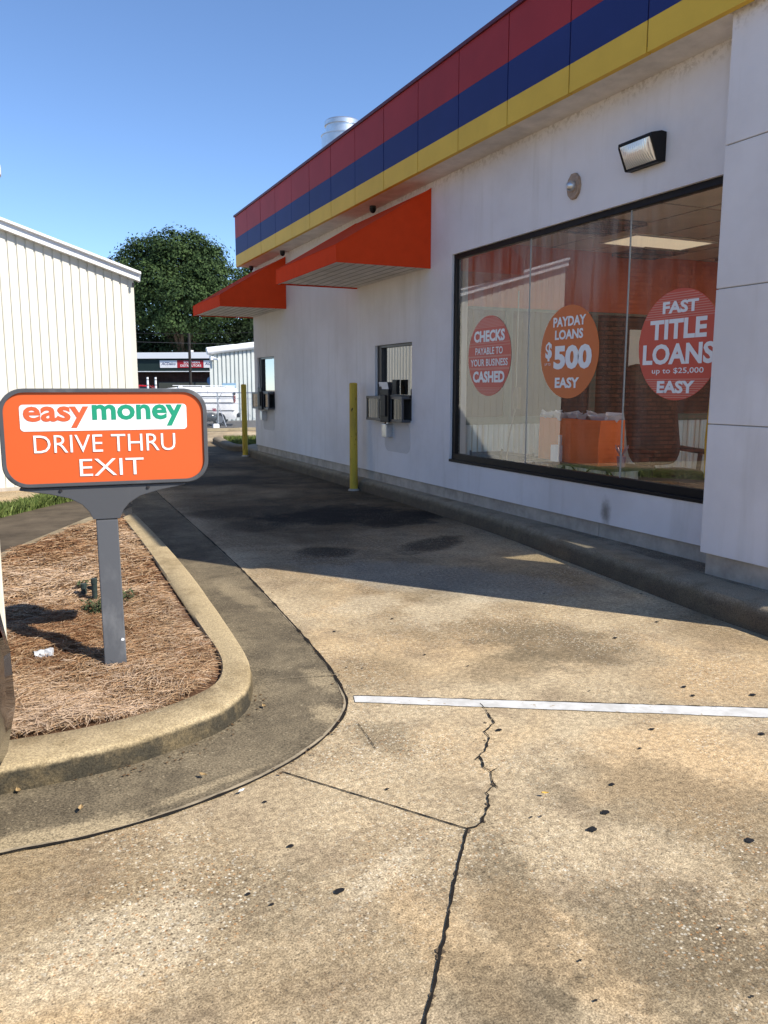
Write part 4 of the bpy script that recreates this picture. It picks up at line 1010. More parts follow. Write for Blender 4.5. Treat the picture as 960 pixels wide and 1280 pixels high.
cab = b.build('sign_cabinet', M['sign_grey'], sgn, smooth=True)
b = MB(); b.add([SP(u,v,-.010) for u,v in rrect(W-.034,H-.032,.102,10)], [tuple(range(44))]); face = b.build('sign_face', M['sign_orange'], cab, recalc=False)
b = MB(); b.add([SP(u,v,-TH-.0005) for u,v in rrect(W-.02,H-.02,.11,10)], [tuple(range(44))[::-1]]); b.build('sign_back', M['sign_orange'], cab, recalc=False)
px = W/259.5
def SPX(x, y):    # picture offsets on the panel: x 0..960 zoom units over the face
    return ((x-460)/ (912-4) * W, (270-y)/(487-52)*H)
bx0,by0 = SPX(91,236); bx1,by1 = SPX(819,120)
b = MB(); b.add([SP(u,v,-.008) for u,v in rrect(bx1-bx0,by1-by0,.018,5,(bx0+bx1)/2,(by0+by1)/2-.003)], [tuple(range(24))]); b.build('name_panel', M['sign_white'], cab, recalc=False)
def sign_text(s, x0,x1,y0,y1, mat, off, name='lettering'):
    u0,v0 = SPX(x0,y1); u1,v1 = SPX(x1,y0); t = MB()
    letters(t, s, SP((u0+u1)/2,(v0+v1)/2,-.0065), sx, (0,0,1), u1-u0, v1-v0, off, lift=0); t.build(name, mat, cab, recalc=False)
sign_text('easy', 105,382,130,226, M['text_orange'], .028)
sign_text('money', 396,800,124,222, M['text_green'], .028)
sign_text('DRIVE THRU', 142,762,257,335, M['sign_white'], -.004)
sign_text('EXIT', 330,613,366,442, M['sign_white'], -.004)
# bracket
pu = (pc-ctr).dot(sx) - .003; pw = .0535
def flare(t): return t
L0 = (58-129.5)*px*1.0; 
b = MB(); au = [(-.395,zb-.004),(-.395,zb-.012)]
import itertools
lft = [(pu-.40,zb-.003),(pu-.40,zb-.012),(pu-.26,zb-.037),(pu-.17,zb-.062),(pu-.115,zb-.095),(pu-.085,zb-.130),(pu-.064,zb-.175)]
rgt = [(2*pu-u,z) for u,z in lft][::-1]
poly = lft + rgt
b.prism([ctr + sx*u + Vector((0,0,z)) - sn_*.088 for u,z in poly], sn_*.072)
b.build('bracket', M['sign_grey'], sgn, bevel=.003)
for u in (-.21,.21): 
    b = MB(); p = ctr + sx*(pu+u) + Vector((0,0,zb-.018)); b.cyl(p - sn_*.0155, p - sn_*.009, .008, n=8); b.build('bolt', M['dark_frame'], sgn)
b = MB(); pz = zb-.178; f0 = ctr + sx*pu - sn_*.052
b.prism([f0 + sx*a + sn_*c for a,c in ((-.053,-.05),(.053,-.05),(.053,.05),(-.053,.05))], (0,0,0.001)) if False else None
ft = Vector((pc.x,pc.y,0)) - sn_*.05
def ringp(cn, z, k): return [cn + sx*a*k + sn_*c*k + Vector((0,0,z)) for a,c in ((-.053,-.05),(.053,-.05),(.053,.05),(-.053,.05))]
tp = Vector((f0.x,f0.y,0)); 
b.loft([ringp(ft, .03, 1.0), ringp(tp, pz, 1.0)], closed=True); b.build('post', M['sign_grey'], sgn, bevel=.005)
b = MB(); dz_ = .24; q_ = ft.lerp(tp, (dz_-.03)/(pz-.03)) + sx*.040 + Vector((0,0,dz_)); b.cyl(q_ + sn_*.0502, q_+ sn_*.0515, .008, n=12); b.build('sticker', M['sign_white'], sgn)

# things in the bed
for (x,y,hgt,lab) in ((119,752,.155,'short dark capped pipe sticking out of the mulch right beside the sign post'),(105.5,748,.10,'shorter dark pipe stub in the mulch, left of the capped pipe')):
    c = gz(x,y,.09); b = MB(); b.cyl(c-Vector((0,0,.05)), c+Vector((0,0,hgt)), .018, n=12); b.cyl(c+Vector((0,0,hgt-.03)), c+Vector((0,0,hgt+.003)), .021, n=12)
    if hgt > .12: d = gz(105.5,748,.09)-c; b.cyl(c+Vector((0,0,.085)), c+d*.55+Vector((0,0,.085)), .012, n=8)
    tag(b.build('ground_pipe', principled('pipe_green_black',(.03,.045,.042),.5,var=.3,vscale=30), base=c), lab, 'pipe', 'pipe stubs in the bed')
def weed(name, c, n, r, h, lab, mat='weed'):
    rng = np.random.default_rng(abs(hash(lab)) % 99991 if False else len(lab)*37+n); V=[];F=[];T=[]
    for i in range(n):
        a = rng.uniform(0,6.28); rr_ = r*math.sqrt(rng.uniform(0,1)); p = np.array([c.x+rr_*math.cos(a), c.y+rr_*math.sin(a), c.z+rng.uniform(.01,h)])
        b_ = rng.uniform(0,6.28); L = rng.uniform(.012,.034); w = L*.28; d = np.array([math.cos(b_),math.sin(b_),rng.uniform(-.2,.9)]); s = np.array([-math.sin(b_),math.cos(b_),0])
        o = len(V); V += [p, p+d*L*.5+s*w, p+d*L, p+d*L*.5-s*w]; F.append([o,o+1,o+2,o+3]); T += [rng.uniform(0,1)]*4
    return tag(np_mesh(name, np.array(V), np.array(F), np.array(T), M[mat], base=tuple(c)), lab, 'weed')
weed('weed', gz(124,768,.095), 420, .10, .09, 'sprawling green weed in the mulch left of the sign post foot')
weed('weed', gz(158,756,.095), 160, .06, .08, 'small green weed in the mulch on the right side of the sign post')
weed('weed', gz(108,738,.095), 120, .06, .06, 'dull grey-green weed in the mulch behind the pipe stubs')
cu = gz(55,822,.10); b = MB(); rings=[]
rng = np.random.default_rng(4)
for k in range(7):
    t = k/6; r_ = .024+.012*t; ring=[]
    for i in range(12):
        a = 2*math.pi*i/12; rr_ = r_*(1+rng.uniform(-.28,.28)); ring.append(cu + Vector((-.045+.09*t + rng.uniform(-.006,.006), rr_*math.cos(a)*1.1, .02 + rr_*math.sin(a)*.75)))
    rings.append(ring)
b.loft(rings, closed=True); tag(b.build('crushed_cup', principled('cup_plastic',(.50,.51,.52),.25,spec=.6), base=cu), 'crushed clear white plastic cup lying in the pine straw', 'litter')
# cream lamp post at the left edge
lpx = gz(11.0,834,.09); lpw = .07; pcx = lpx.x - lpw
lp0 = thing('lamp_post', (pcx, lpx.y+lpw, .08), 'cream painted square lamp post with a white round head at the left edge', 'lamp post')
hd = dep(4,206,(lpx-_C).dot(_fh)+.08)
b = MB(); b.box(pcx-lpw, pcx+lpw, lpx.y, lpx.y+2*lpw, .05, hd.z-.30); b.build('post', mottled('cream_post',(.74,.69,.56),(.52,.47,.38),.6,4,.45,.7), lp0, bevel=.006)
b = MB(); hr = .195; b.lathe([(.03,hd.z-.19),(.10,hd.z-.17),(hr*.82,hd.z-.05)], (pcx,lpx.y+lpw,0), 28); b.build('lamp_bowl', principled('lamp_grey',(.42,.42,.41),.5), lp0, smooth=True)
b = MB(); b.lathe([(hr*.84,hd.z-.052),(hr,hd.z-.04),(hr,hd.z+.005),(hr*.85,hd.z+.06),(hr*.4,hd.z+.10),(.004,hd.z+.11)], (pcx,lpx.y+lpw,0), 28); b.build('lamp_cap', M['trim_white'], lp0, smooth=True)
b = MB(); b.cyl((pcx,lpx.y+lpw,hd.z-.305),(pcx,lpx.y+lpw,hd.z-.17),.03,n=12); b.build('neck', M['trim_white'], lp0)

# ------------------------------------------------------------------ cars
tyre = principled('tyre_rubber', (.018,.018,.018), .85); rim = principled('wheel_rim', (.45,.46,.48), .3, metal=.9)
cglass = principled('car_glass', (.012,.015,.018), .06, spec=.7); lamp_red = principled('tail_lamp_red', (.16,.012,.010), .12, spec=.6, coat=.6); lamp_clear = principled('headlamp', (.6,.62,.65), .1, metal=.5)
def car(name, pos, head, col, label, L=4.7, W=1.8, H=1.46, plate=False):
    """pos: centre of the REAR end on the ground; head: direction the nose points (x,y)"""
    f = Vector((head[0],head[1],0)).normalized(); s = Vector((f.y,-f.x,0)); o = Vector(pos)
    P = lambda a,b_,z: o + f*a + s*b_ + Vector((0,0,z))
    q = thing(name, tuple(o + f*L/2), label, 'car')
    paint = principled('paint_'+name, col, .22, metal=.1, coat=.5)
    dark = principled('car_plastic_'+name, (.02,.02,.022), .6)
    # lower body: plan outline narrows at both ends, section bulges at the waist
    st = [(0.0,.40,.42,.66),(.02,.72,.34,.80),(.10,.82,.28,.92),(.30,.885,.24,.98),(.9,.90,.22,1.00),(1.6,.90,.20,.99),(2.8,.90,.20,.97),(3.5,.895,.22,.93),(4.1,.87,.24,.84),(4.45,.80,.26,.74),(4.62,.66,.30,.64),(4.70,.40,.36,.56)]
    b = MB(); rings=[]
    for a,hw,zb_,zt_ in st:
        a = a*L/4.7; hw = hw*W/1.8; zt_ = zt_*H/1.46; h = zt_-zb_
        half = [(0,zb_),(hw*.80,zb_),(hw*.95,zb_+.06),(hw*1.0,zb_+h*.35),(hw*.995,zb_+h*.62),(hw*.96,zb_+h*.84),(hw*.86,zb_+h*.97),(hw*.45,zt_+.015),(0,zt_+.02)]
        rings.append([P(a,y,z) for y,z in half] + [P(a,-y,z) for y,z in half[-2:0:-1]])
    b.loft(rings, closed=True); body = b.build('body', paint, q, smooth=True)
    gs = [(.62,.66,.0),(.95,.665,.24),(1.35,.64,.415),(2.0,.625,.45),(2.7,.63,.43),(3.05,.655,.27),(3.5,.69,.0)]
    b = MB(); rings=[]
    for a,hw,hz in gs:
        a = a*L/4.7; hw = hw*W/1.8; z0_ = .93*H/1.46; z1_ = (.985+hz)*H/1.46
        half = [(0,z0_),(hw*1.16,z0_),(hw*1.12,z0_+(z1_-z0_)*.3),(hw*1.02,z0_+(z1_-z0_)*.8),(hw*.9,z0_+(z1_-z0_)*.97),(0,z1_+.01)]
        rings.append([P(a,y,z) for y,z in half] + [P(a,-y,z) for y,z in half[-2:0:-1]])
    b.loft(rings, closed=True); b.build('cabin_glass', cglass, q, smooth=True)
    b = MB(); rings=[]
    for a,hw,hz in gs[1:-1]:
        a = a*L/4.7; hw = hw*W/1.8; z1_ = (.985+hz)*H/1.46
        if hz < .3: continue
        rings.append([P(a,y,z1_+dz) for y,dz in ((-hw*1.0,-.06),(-hw*.9,.012),(-hw*.4,.024),(hw*.4,.024),(hw*.9,.012),(hw*1.0,-.06))])
    b.loft(rings); b.build('roof', paint, q, smooth=True)
    for sd_ in (-1,1):
        for a0,z0_,a1,z1_ in ((.62,.95,1.33,1.42),(1.95,.97,1.98,1.43),(2.74,1.41,3.5,.95)):
            b = MB(); b.bar(P(a0*L/4.7,sd_*.76*W/1.8,z0_*H/1.46),P(a1*L/4.7,sd_*.60*W/1.8,z1_*H/1.46),.05,.035); b.build('pillar', paint, q)
        b = MB(); b.obox(P(3.1*L/4.7,sd_*.98*W/1.8,1.02*H/1.46), f*.05, s*.10, (0,0,.065)); b.build('mirror', paint, q, bevel=.02)
        # lamps wrap the corners
        b = MB(); r0=[];r1=[];r2=[]
        for a,y in ((.035,.42),(.02,.60),(.07,.755),(.20,.858)):
            r0.append(P(a*L/4.7-.012,sd_*(y+.012)*W/1.8,.73)); r1.append(P(a*L/4.7+.03,sd_*(y+.004)*W/1.8,.86 if a<.4 else .80))
        b.loft([r0,r1]); b.build('tail_lamp', lamp_red, q, smooth=True)
        b = MB(); r0=[];r1=[]
        for a,y in ((4.64,.56),(4.57,.70),(4.44,.805),(4.2,.865)): r0.append(P(a*L/4.7+.012,sd_*(y+.012)*W/1.8,.56)); r1.append(P(a*L/4.7-.04,sd_*(y-.01)*W/1.8,.70))
        b.loft([r0,r1]); b.build('headlight', lamp_clear, q, smooth=True)
        for a in (.95,3.75):
            c_ = P(a*L/4.7, sd_*(W/2-.10), .315)
            b = MB(); b.cyl(c_-s*.10*sd_, c_+s*.105*sd_, .315, n=28); wv = b.build('wheel', tyre, q)
            b = MB(); b.cyl(c_+s*.104*sd_, c_+s*.112*sd_, .215, .20, n=28)
            for k in range(5):
                t_=2*math.pi*k/5; b.bar(c_+s*.114*sd_, c_+s*.114*sd_+f*.2*math.cos(t_)+Vector((0,0,.2*math.sin(t_))), .05,.012, up=s)
            b.build('rim', rim, wv)
    b = MB(); b.obox(P(-.012,0,.47), f*.012, s*.62*W/1.8, (0,0,.03)); b.build('bumper_strip', dark, q, bevel=.008)
    return q
# the parked car whose rear corner shows at the left edge
cdir = Vector((-math.sin(R(36)),-math.cos(R(36)),0)); cs = Vector((cdir.y,-cdir.x,0))
tipp = _C + ray(17,850)*1.0; kq = (2.66)/ray(17,850).y; tipp = _C + ray(17,850)*kq
REAR = Vector((tipp.x,tipp.y,0)) - cs*(-1)*0 
# rear corner lies on the +cs or -cs side: choose the one nearer the lane
side = cs if cs.x > 0 else -cs
rear = Vector((tipp.x,tipp.y,0)) - side*.835 - cdir*.12
car('parked_car', tuple(rear), (cdir.x,cdir.y), (.022,.018,.017), 'dark brown parked sedan with its red tail lamp corner at the left picture edge')

# ------------------------------------------------------------------ ivory metal building on the left
def corrug(p0, p1, zb0, ztop, step, depth, duty=.25, nrm=None):
    """vertical ribbed siding from p0 to p1, ztop(t) gives the height"""
    p0 = Vector(p0); p1 = Vector(p1); d = (p1-p0); L = d.length; d.normalize(); nn = nrm or Vector((d.y,-d.x,0)); m_ = MB()
    n = int(L/step); lo=[];hi=[]
    for i in range(n):
        for (a,k) in ((0,0),(1-duty*2,0),(1-duty*1.6,1),(1-duty*.4,1)):
            t = min(1,(i+a)*step/L); q_ = p0 + d*(t*L) - nn*depth*k
            lo.append(q_+Vector((0,0,zb0))); hi.append(q_+Vector((0,0,ztop(t))))
    lo.append(p1+Vector((0,0,zb0))); hi.append(p1+Vector((0,0,ztop(1))))
    m_.loft([lo,hi]); return m_
mp0 = gz(-3,614.5); d0_ = (gz(0,614)-_C).dot(_fh); mq = dep(178.5, 484+130/1.11, d0_*1.11); mq.z = 0
mdir = (mq-mp0).normalized(); mn = Vector((mdir.y,-mdir.x,0))
zr = dep(181,350,d0_*1.11).z; zl = dep(0,276,d0_).z; slope = (zr-zl)/(mq-mp0).length
mb_ = thing('metal_building', tuple(mp0), 'ivory ribbed metal building with a sloping white roof edge', 'building')
top = lambda t: zl + (zr-zl)*t
corrug(mp0, mq, .02, lambda t: top(t)-.0, .123, .019, .12).build('gable_wall', M['white_metal'], mb_, recalc=False)
back = Vector((-mn.x,-mn.y,0))
corrug(mq, mq + back*9, .02, lambda t: zr, .30, .02, .14).build('side_wall', M['white_metal'], mb_, recalc=False)
corrug(mp0 + back*9, mp0, .02, lambda t: zl, .30, .02, .14).build('side_wall', M['white_metal'], mb_, recalc=False)
b = MB(); up = Vector((0,0,1)); ov = mn*.10
A = mp0 - mdir*.02; B = mq + mdir*.07; hA = Vector((0,0,zl+.0)); hB = Vector((0,0,zr+slope*.07))
b.loft([[A+ov+hA-up*.005,A+ov+hA+up*.085,A+ov+mn*.05+hA+up*.10,A+ov+mn*.05+hA+up*.135,A+hA+up*.15],[B+ov+hB-up*.005,B+ov+hB+up*.085,B+ov+mn*.05+hB+up*.10,B+ov+mn*.05+hB+up*.135,B+hB+up*.15]])
b.loft([[A+ov+hA-up*.005, A+hA-up*.005],[B+ov+hB-up*.005,B+hB-up*.005]])
b.loft([[B+hB+up*.15,B+ov+mn*.05+hB+up*.135],[B+hB-up*.02,B+ov+hB-up*.005]])
b.build('roof_trim', M['trim_white'], mb_, recalc=False)
b = MB(); b.loft([[A+hA+up*.15, B+hB+up*.15],[A+back*9+hA+up*.15, B+back*9+hB+up*.15]]); b.loft([[A+hA+up*.10, B+hB+up*.10],[A+back*9+hA+up*.10, B+back*9+hB+up*.10]]); b.build('roof', M['trim_white'], mb_)
b = MB(); c_ = mq + mn*.06 - mdir*.03 + Vector((0,0,zr-.05)); b.cyl(c_, c_+Vector((0,0,-.07)), .015, n=8); b.build('trim_bracket', M['dark_frame'], mb_)
b = MB(); q0 = mp0+mn*.01; q1 = mq+mn*.01; b.prism([q0+mn*.03, q1+mn*.03, q1-mn*.10, q0-mn*.10], (0,0,.05)); b.build('base_trim', M['found'], mb_)
# brick building that continues to the left of it, outside the frame but mirrored in the shop window
bb = mp0 - mdir*.03
brk = thing('brick_building', tuple(bb), 'dark brown brick building adjoining the ivory metal building at its left end', 'building')
M['brick'] = brick_mat('dark_brick', (.15,.055,.034), (.10,.04,.026), (.028,.02,.016), 1.15)
e_ = bb - mdir*13 
b = MB(); b.prism([bb, bb+back*8, e_+back*8, e_], (0,0,6.2)); b.build('wall', M['brick'], brk)  # height raised to keep the sky out of the shop window's reflection
b = MB(); b.prism([bb+mn*.06-mdir*.1+Vector((0,0,6.202)), bb+back*8+Vector((0,0,6.202)), e_+back*8+Vector((0,0,6.202)), e_+mn*.06+Vector((0,0,6.202))], (0,0,.12)); b.build('coping', M['found'], brk)
for k,u in enumerate((9.5,)):
    b = MB(); c_ = bb - mdir*u + mn*.01; b.prism([c_-mdir*.6+Vector((0,0,1)), c_+mdir*.6+Vector((0,0,1)), c_+mdir*.6+Vector((0,0,2.2)), c_-mdir*.6+Vector((0,0,2.2))], mn*.03); wf = b.build('window', M['trim_white'], brk)
    b = MB(); c_ += mn*.032; b.prism([c_-mdir*.52+Vector((0,0,1.08)), c_+mdir*.52+Vector((0,0,1.08)), c_+mdir*.52+Vector((0,0,2.12)), c_-mdir*.52+Vector((0,0,2.12))], mn*.004); b.build('pane', cglass, wf)

# ------------------------------------------------------------------ far yard
GZ = -.35
# pale ribbed shed behind the van
sh0 = dep(263.5,500,44.5); sh1 = dep(345,500,46.0); sh0.z = sh1.z = GZ
sd_ = (sh1-sh0).normalized(); sN = Vector((sd_.y,-sd_.x,0)); 
za = dep(264,439,44.5).z; zb_ = dep(316,432.5,45.5).z; zb_ = za + (zb_-za)/( (316-264)/(345-264) )
shed = thing('metal_shed', tuple(sh0), 'pale grey ribbed metal shed beyond the fence behind the white van', 'shed')
corrug(sh0-Vector((0,0,GZ)), sh1-Vector((0,0,GZ)), GZ, lambda t: za+(zb_-za)*t, .235, .07, .2).build('wall', M['shed_metal'], shed, recalc=False)
bk = Vector((ray(262,484).x, ray(262,484).y, 0)).normalized()*7 + _rt*.8
corrug(sh0+bk-Vector((0,0,GZ)), sh0-Vector((0,0,GZ)), GZ, lambda t: za, .30, .05, .2).build('side_wall', M['shed_metal'], shed, recalc=False)
b = MB(); r_ = .20
A = sh0 - sd_*.15 + sN*.08 + Vector((0,0,za-GZ)); B = sh1 + sN*.08 + Vector((0,0,zb_-GZ)); b.cyl(A,B,.20,.20,12); b.build('roof_gutter', M['trim_white'], shed, smooth=True)
b = MB(); b.loft([[A+Vector((0,0,.18)),B+Vector((0,0,.18))],[A+bk+Vector((0,0,.3)),B+bk+Vector((0,0,.3))]]); b.build('roof', M['trim_white'], shed)
b = MB(); c_ = sh0 + sN*.08 + sd_*.12 + Vector((0,0,3.05-GZ-.0)); b.obox(c_, sd_*.10, sN*.12, (0,0,.10)); b.bar(c_, c_+sN*.3+sd_*.3-Vector((0,0,.06)), .12,.10); b.build('flood_light', M['trim_white'], shed, bevel=.02)
b = MB(); wdt = dep(286,489,44.9); wdt.z=0; wdt = sh0 + sd_*((wdt-sh0).dot(sd_)) ; wdt.z=0
b.prism([wdt+sN*.1-sd_*.38+Vector((0,0,.75)), wdt+sN*.1+sd_*.38+Vector((0,0,.75)), wdt+sN*.1+sd_*.38+Vector((0,0,1.72)), wdt+sN*.1-sd_*.38+Vector((0,0,1.72))], sN*.04); wf = b.build('window', principled('blue_frame',(.20,.33,.46),.5), shed)
b = MB(); b.prism([wdt+sN*.142-sd_*.30+Vector((0,0,.82)), wdt+sN*.142+sd_*.30+Vector((0,0,.82)), wdt+sN*.142+sd_*.30+Vector((0,0,1.58)), wdt+sN*.142-sd_*.30+Vector((0,0,1.58))], sN*.004); b.build('pane', principled('pale_pane',(.5,.58,.62),.2), wf)

# white cargo van with peeling paint
vr = dep(297.5,520,39.6); vr.z = GZ; vf = Vector((-math.cos(R(8))*_rt.x - math.sin(R(8))*_fh.x, -math.cos(R(8))*_rt.y - math.sin(R(8))*_fh.y, 0)).normalized()   # nose points left
vs2 = Vector((-vf.y, vf.x, 0)); vs2 = vs2 if vs2.dot(_fh) < 0 else -vs2        # towards the viewer
VL, VW, VH = 4.8, 1.9, 1.86
van = thing('white_van', tuple(vr+vf*VL/2), 'old white cargo van with peeling paint parked behind the chain-link fence', 'van')
VP = lambda a,b_,z: vr + vf*a + vs2*b_ + Vector((0,0,z))
b = MB(); rings = []
for a,zb2,zt2,hw in ((0,.52,1.05,.80),(.02,.42,1.62,.88),(.06,.36,1.80,.92),(.3,.33,1.86,.95),(2.6,.30,1.87,.95),(3.35,.30,1.80,.93),(3.75,.30,1.30,.92),(4.0,.30,1.08,.92),(4.6,.32,.95,.88),(4.8,.38,.75,.70)):
    h=zt2-zb2; half=[(0,zb2),(hw*.96,zb2),(hw,zb2+h*.12),(hw*1.02,zb2+h*.42),(hw*.95,zb2+h*.75),(hw*.88,zb2+h*.94),(hw*.78,zt2-.01),(0,zt2)]
    rings.append([VP(a,y,z) for y,z in half]+[VP(a,-y,z) for y,z in half[-2:0:-1]])
b.loft(rings, closed=True)
vpaint = mottled('van_white_paint',(.80,.80,.80),(.66,.67,.68),.4,1.6,.4,.6,chips=(.35,.36,.38)); b.build('body', vpaint, van, smooth=True)
b = MB()
for z in (.75,1.12,1.42): b.bar(VP(.12,.975 if z<1.2 else .935,z),VP(3.3,.975 if z<1.2 else .935,z),.012,.03)
for a in (1.35,2.55): b.bar(VP(a,.965,.45),VP(a,.87,1.70),.02,.012)
b.build('body_seams', M['alu'], van)
b = MB(); b.obox(VP(.10,.90,1.28), vf*.05+vs2*.02, vs2*.03, (0,0,.19)); b.build('tail_lamp', lamp_red, van, bevel=.02)
b = MB(); b.obox(VP(.10,.895,1.55), vf*.05, vs2*.028, (0,0,.075)); b.build('lamp_surround', M['black'], van, bevel=.01)
b = MB(); b.obox(VP(-.04,0,.50), vf*.06, vs2*.9, (0,0,.09)); b.build('rear_bumper', M['black'], van, bevel=.02)
for a in (.85,3.85):
    for sd2 in (1,-1):
        c_ = VP(a,sd2*.86,.32); b = MB(); b.cyl(c_-vs2*.11,c_+vs2*.11,.32,n=24); wv=b.build('wheel', tyre, van)
        b = MB(); b.cyl(c_+vs2*.112*sd2,c_+vs2*.12*sd2,.19,n=20); b.build('rim', rim, wv)
b = MB()
for a in (.5,1.6,2.7): b.bar(VP(a,-.8,1.89),VP(a,.8,1.89),.03); b.bar(VP(a,.8,1.80),VP(a,.8,1.90),.03)
for y in (-.5,.1,.62): b.bar(VP(.1,y,1.915),VP(3.0,y,1.93),.05,.03)
b.build('roof_rack', M['trim_white'], van)
# side window of the front door
b = MB(); b.prism([VP(2.75,.942,1.22),VP(3.55,.945,1.22),VP(3.30,.885,1.62),VP(2.75,.885,1.64)], vs2*.012); b.build('side_window', cglass, van)
# dark car in front of the van, mostly hidden by the sign
dc = dep(272.5,520,38.8); car('dark_car', (dc.x,dc.y,GZ), (vf.x,vf.y), (.045,.05,.055), 'dark grey car standing between the fence and the white van', H=.98, L=4.3, W=1.7)
rc = dep(216,500,52); car('red_car', (rc.x,rc.y,GZ), (vf.x,vf.y), (.42,.012,.015), 'red car parked by the parts shop, only its roof showing over the sign', H=2.02)

# chain link fence
fc = thing('chain_link_fence', tuple(dep(273,533,37.4).xy)+(GZ,), 'galvanised chain-link fence with leaning brace in front of the van', 'fence')
f0_ = dep(236,533,37.6); f1_ = dep(330,533,36.6); f0_.z=f1_.z=GZ; fd_=(f1_-f0_).normalized(); FL=(f1_-f0_).length; FH=1.62
b = MB(); 
for z in (FH-.02,): b.cyl(f0_+Vector((0,0,z)), f1_+Vector((0,0,z)), .022, n=8)
b.build('top_rail', M['steel'], fc)
b = MB(); 
for z in (1.33,1.10): b.cyl(f0_+Vector((0,0,z)), f1_+Vector((0,0,z)), .012, n=6)
b.build('tension_wire', M['steel'], fc)
pst = dep(273,533,37.25)
for pxl in (238,273,309):
    u = (dep(pxl,533,37.2)-f0_).dot(fd_); c_ = f0_+fd_*u; b = MB(); b.cyl(c_,c_+Vector((0,0,FH+.02)),.035,n=10); b.lathe([(.04,FH+.02),(.03,FH+.05),(.003,FH+.06)],(c_.x,c_.y,GZ),10); b.build('post', M['steel'], fc)
u = (pst-f0_).dot(fd_); c_=f0_+fd_*u; b = MB(); b.cyl(c_+Vector((0,0,1.25)), c_+fd_*.42+Vector((0,0,.05)), .02,n=8); b.cyl(c_+Vector((0,0,1.2)), c_+fd_*.35+Vector((0,0,1.75)), .016,n=8); b.build('brace', M['steel'], fc)
b = MB(); stp=.075; nW=int(FL/stp)
for i in range(-int(FH/stp), nW):
    for sg in (1,-1):
        a0=i*stp; t0_=0; z0_=0; z1_=FH
        u0=a0 if sg>0 else a0+FH; u1=a0+FH if sg>0 else a0
        lo_=(u0,0.0); hi_=(u1,FH)
        # clip to the fence
        def clip(p,q):
            (ua,za_),(ub,zb3)=p,q
            if ua<0: za_=za_+(zb3-za_)*(0-ua)/(ub-ua); ua=0
            if ua>FL: za_=za_+(zb3-za_)*(FL-ua)/(ub-ua); ua=FL
            return ua,za_
        if max(u0,u1)<=0 or min(u0,u1)>=FL: continue
        A_=clip(lo_,hi_); B_=clip(hi_,lo_)
        b.bar(f0_+fd_*A_[0]+Vector((0,0,A_[1])), f0_+fd_*B_[0]+Vector((0,0,B_[1])), .0035)
b.build('mesh', M['steel'], fc)
b = MB(); c_ = dep(270,534,36.9); c_.z=GZ; b.box(c_.x-.14,c_.x+.14,c_.y-.1,c_.y+.1,GZ+.005,GZ+.16); b.box(c_.x-.10,c_.x+.10,c_.y-.06,c_.y+.06,GZ+.16,GZ+.19)
tag(b.build('white_block', M['sign_white'], base=(c_.x,c_.y,GZ), bevel=.01), 'small white block on the ground at the foot of the chain-link fence', 'block')

# parts shop
ps0 = dep(120,500,62); ps1 = dep(420,500,60); ps0.z=ps1.z=GZ; pd=(ps1-ps0).normalized(); pN=Vector((pd.y,-pd.x,0))
def PSX(x): # distance along the front of the picture column x
    d = ray(x,484); d.z = 0; d.normalize(); o2=Vector((0,0,0))
    # intersect with line ps0 + pd*u
    den = d.x*pd.y - d.y*pd.x; return (ps0.y*d.x - ps0.x*d.y)/(-den)
def PSz(y, x=230): return dep(x,y,61.2).z
ps = thing('parts_shop', tuple(ps0), 'long low dark brick parts shop with dark green sign band and white roof edge', 'shop')
PQ = lambda u,z,o=0: ps0+pd*u+pN*o+Vector((0,0,z-GZ))
LEN=(ps1-ps0).length
b = MB(); b.prism([PQ(0,GZ),PQ(LEN,GZ),PQ(LEN,PSz(449)),PQ(0,PSz(449))], -pN*12); b.build('wall', brick_mat('shop_brick',(.065,.026,.021),(.045,.02,.017),(.05,.04,.035)), ps)
b = MB(); b.prism([PQ(-.3,PSz(448.5),.9),PQ(LEN+.3,PSz(448.5),.9),PQ(LEN+.3,PSz(441),.9),PQ(-.3,PSz(441),.9)], -pN*13); b.build('roof_edge', M['trim_white'], ps)
b = MB(); b.prism([PQ(-.2,PSz(464),.75),PQ(LEN+.2,PSz(464),.75),PQ(LEN+.2,PSz(448.6),.75),PQ(-.2,PSz(448.6),.75)], -pN*.7); b.build('sign_band', principled('dark_green_band',(.018,.034,.032),.6,var=.2,vscale=.8), ps)
b = MB(); b.prism([PQ(-.25,PSz(465),.80),PQ(LEN+.25,PSz(465),.80),PQ(LEN+.25,PSz(464.1),.80),PQ(-.25,PSz(464.1),.80)], -pN*.1); b.build('band_trim', M['trim_white'], ps)
def panel(x0,x1,mat,lines,tcol,label_off=0,shear=0):
    u0,u1=PSX(x0),PSX(x1); b=MB(); b.prism([PQ(u0,PSz(460),.78),PQ(u1,PSz(460),.78),PQ(u1,PSz(451),.78),PQ(u0,PSz(451),.78)], -pN*.028); sp=b.build('sign_panel', mat, ps)
    for (s,cx_,zy,w_,h_,off) in lines:
        t=MB(); letters(t,s,PQ(u0+(u1-u0)*cx_,PSz(zy),.782),pd,(0,0,1),(u1-u0)*w_,h_,off,shear=shear); t.build('lettering', tcol, sp, recalc=False)
    return sp
navy = principled('navy_letters',(.02,.035,.16),.5); redp = principled('sign_red',(.42,.025,.035),.5)
panel(206,227,M['sign_white'],[('ACDelco',.5,455,.84,.20,.02)],navy,shear=.3)
panel(227.3,259.3,redp,[('SOUTHERN',.56,453.3,.62,.17,.02),('DISTRIBUTORS',.52,457.4,.80,.17,.02)],M['sign_white'])
panel(259.7,281,M['sign_white'],[('ACDelco',.5,455,.84,.20,.02)],navy,shear=.3)
